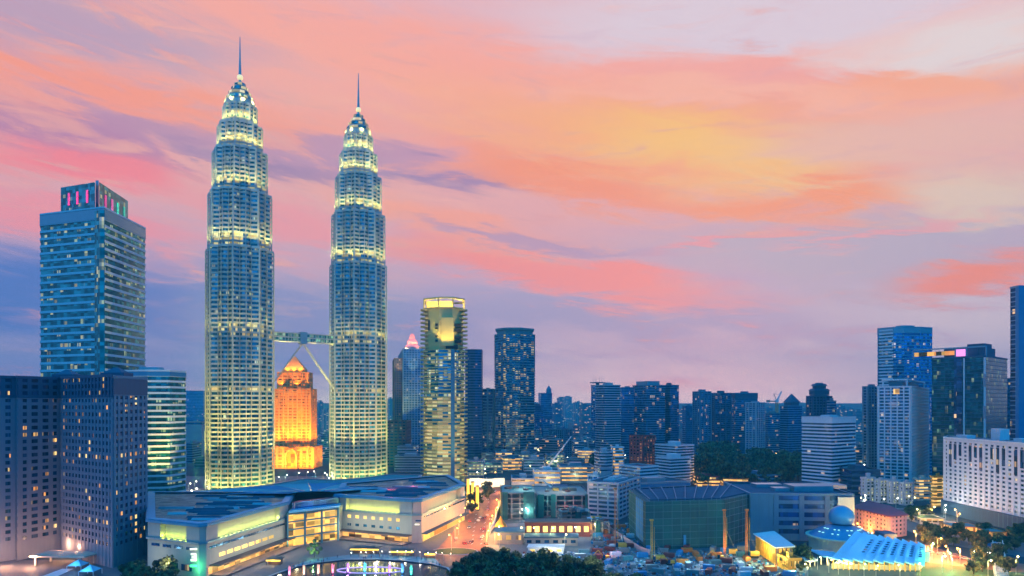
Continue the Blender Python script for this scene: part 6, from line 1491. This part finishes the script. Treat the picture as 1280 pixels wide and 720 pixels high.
# ================================================================ RIGHT FOREGROUND
t = thing('stairway', 'steep pale covered stairway running down toward the viewer in the corner', 'stairway', (*gp(1250, 705), 0))
a, b = gp(1247, 690), gp(1252, 722)
for k in range(16):
    u = k/15; x, y = a[0]+(b[0]-a[0])*u, a[1]+(b[1]-a[1])*u; m_ = MB(); m_.box(x, y, 0, 5, (a[1]-b[1])/15+.01, 5.2-u*4.6, .04); m_.build('step', 'offwhite', t)
for s_ in (-2.8, 2.8): m_ = MB(); m_.beam((a[0]+s_, a[1], 6.6), (b[0]+s_, b[1], 2), .35); m_.build('handrail', 'white', t)
sc_i = 0
for (a, b, py, z_, lab, wl, rf_) in ((1190, 1226, 668, 5, 'low pavilion with teal roof and amber interior below the white hotel', 'orangep', 'tealclad'), (1236, 1258, 676, 5.5, 'grey roofed pavilion with amber walls near the stairway', 'orangep', 'grey'),
                                    (1150, 1180, 655, 4, 'flat green roofed pavilion beside the yellow lit balcony block', 'cream', 'lawn'), (1096, 1150, 648, 5, 'long dark roofed arcade behind the pink plastered block', 'offwhite', 'dgrey')):
    Y = gY(py); building(lab, front(a, b, Y, 16, -8), z_, fh=4, wall=wl, gl='shopy', sp=.35, pier=(4, .6, .4), name='pavilion', plant=0, roof=rf_, parapet=.3)
    point((gx((a+b)/2, Y-6), Y-6, 3.5), 2600, (1., .6, .2), .4)
for px, py, pw in ((1078, 664, 7000), (1092, 670, 6000), (1106, 677, 4000), (1122, 680, 3000)):
    x, y = gp(px, py); point((x, y-2, 3.5), pw, (1., .30, .04), .5)
# blue and white umbrellas of the hotel forecourt
for i, (px, py, lab) in enumerate(((98, 712, 'pale blue pitched tent on the hotel forecourt, farther one'), (113, 719, 'pale blue pitched tent on the hotel forecourt, nearer one'), (1244, 688, 'dark blue pitched tent at the head of the stairway'))):
    x, y = gp(px, py); t = thing('tent', lab, 'tent', (x, y, 0), None); m_ = MB(); P4 = [(x-3.6, y-3.6), (x+3.6, y-3.6), (x+3.6, y+3.6), (x-3.6, y+3.6)]
    m_.prism(P4, 2.6, 5.2, bot=True, top=[(x-.1, y-.1), (x+.1, y-.1), (x+.1, y+.1), (x-.1, y+.1)]); m_.build('canopy', 'skyroof' if i < 2 else 'bluenet', t)
    for q in P4: m_ = MB(); m_.box(q[0], q[1], 0, .2, .2, 2.6); m_.build('post', 'white', t)
    point((x, y-5, 5), 900 if i < 2 else 300, (.4, .75, 1.), .4)
sheet('forecourt', [gp(0, 700), gp(130, 700), gp(170, 722), gp(170, 745), (gx(0, 290), 290.)], .012, 'paving', th=.004)
wk = MB(); a = [gp(42, 724), gp(78, 711), gp(92, 711), gp(60, 726)]; wk.prism(ccw(a), .02, .05); struct(wk, 'footpath', 'white')
# bulb string over the street
t = thing('bulb_string', 'string of small white bulbs beside the rust lit trees', 'light string', (*gp(1222, 700), 0))
for k in range(9):
    x, y = gp(1218+k*3.2, 699); z_ = 4.2-.7*sin(pi*k/8); m_ = MB(); m_.ball(x, y, z_, .28, 6); m_.build('bulb', 'w_lamp', t)
m_ = MB(); pa = [(*gp(1218+k*3.2, 699), 4.45-.7*sin(pi*k/8)) for k in range(9)]
for a, b in zip(pa, pa[1:]): m_.beam(a, b, .08)
for e in (pa[0], pa[-1]): m_.beam((e[0], e[1], 0), (e[0], e[1], 4.8), .2)
m_.build('cable', 'black', t)

# ================================================================ HAZE
hz = MB(); hz.prism([(-5500, -2600), (5500, -2600), (5500, 5600), (-5500, 5600)], -2, 470, bot=True)
mz = bpy.data.materials.new('haze'); mz.use_nodes = True; mz.node_tree.nodes.clear(); g = NG(mz.node_tree)
pv = g.n('ShaderNodeVolumePrincipled'); pv.inputs['Color'].default_value = (.09, .72, 1., 1); pv.inputs['Density'].default_value = HAZE; pv.inputs['Anisotropy'].default_value = 0.0
oo = g.n('ShaderNodeOutputMaterial'); mz.node_tree.links.new(pv.outputs[0], oo.inputs['Volume'])
hb = hz.build('haze', mz); hb['kind'] = 'stuff'; hb['label'] = 'thin blue dusk haze over the whole city'; hb['category'] = 'haze'
mz.cycles.homogeneous_volume = True
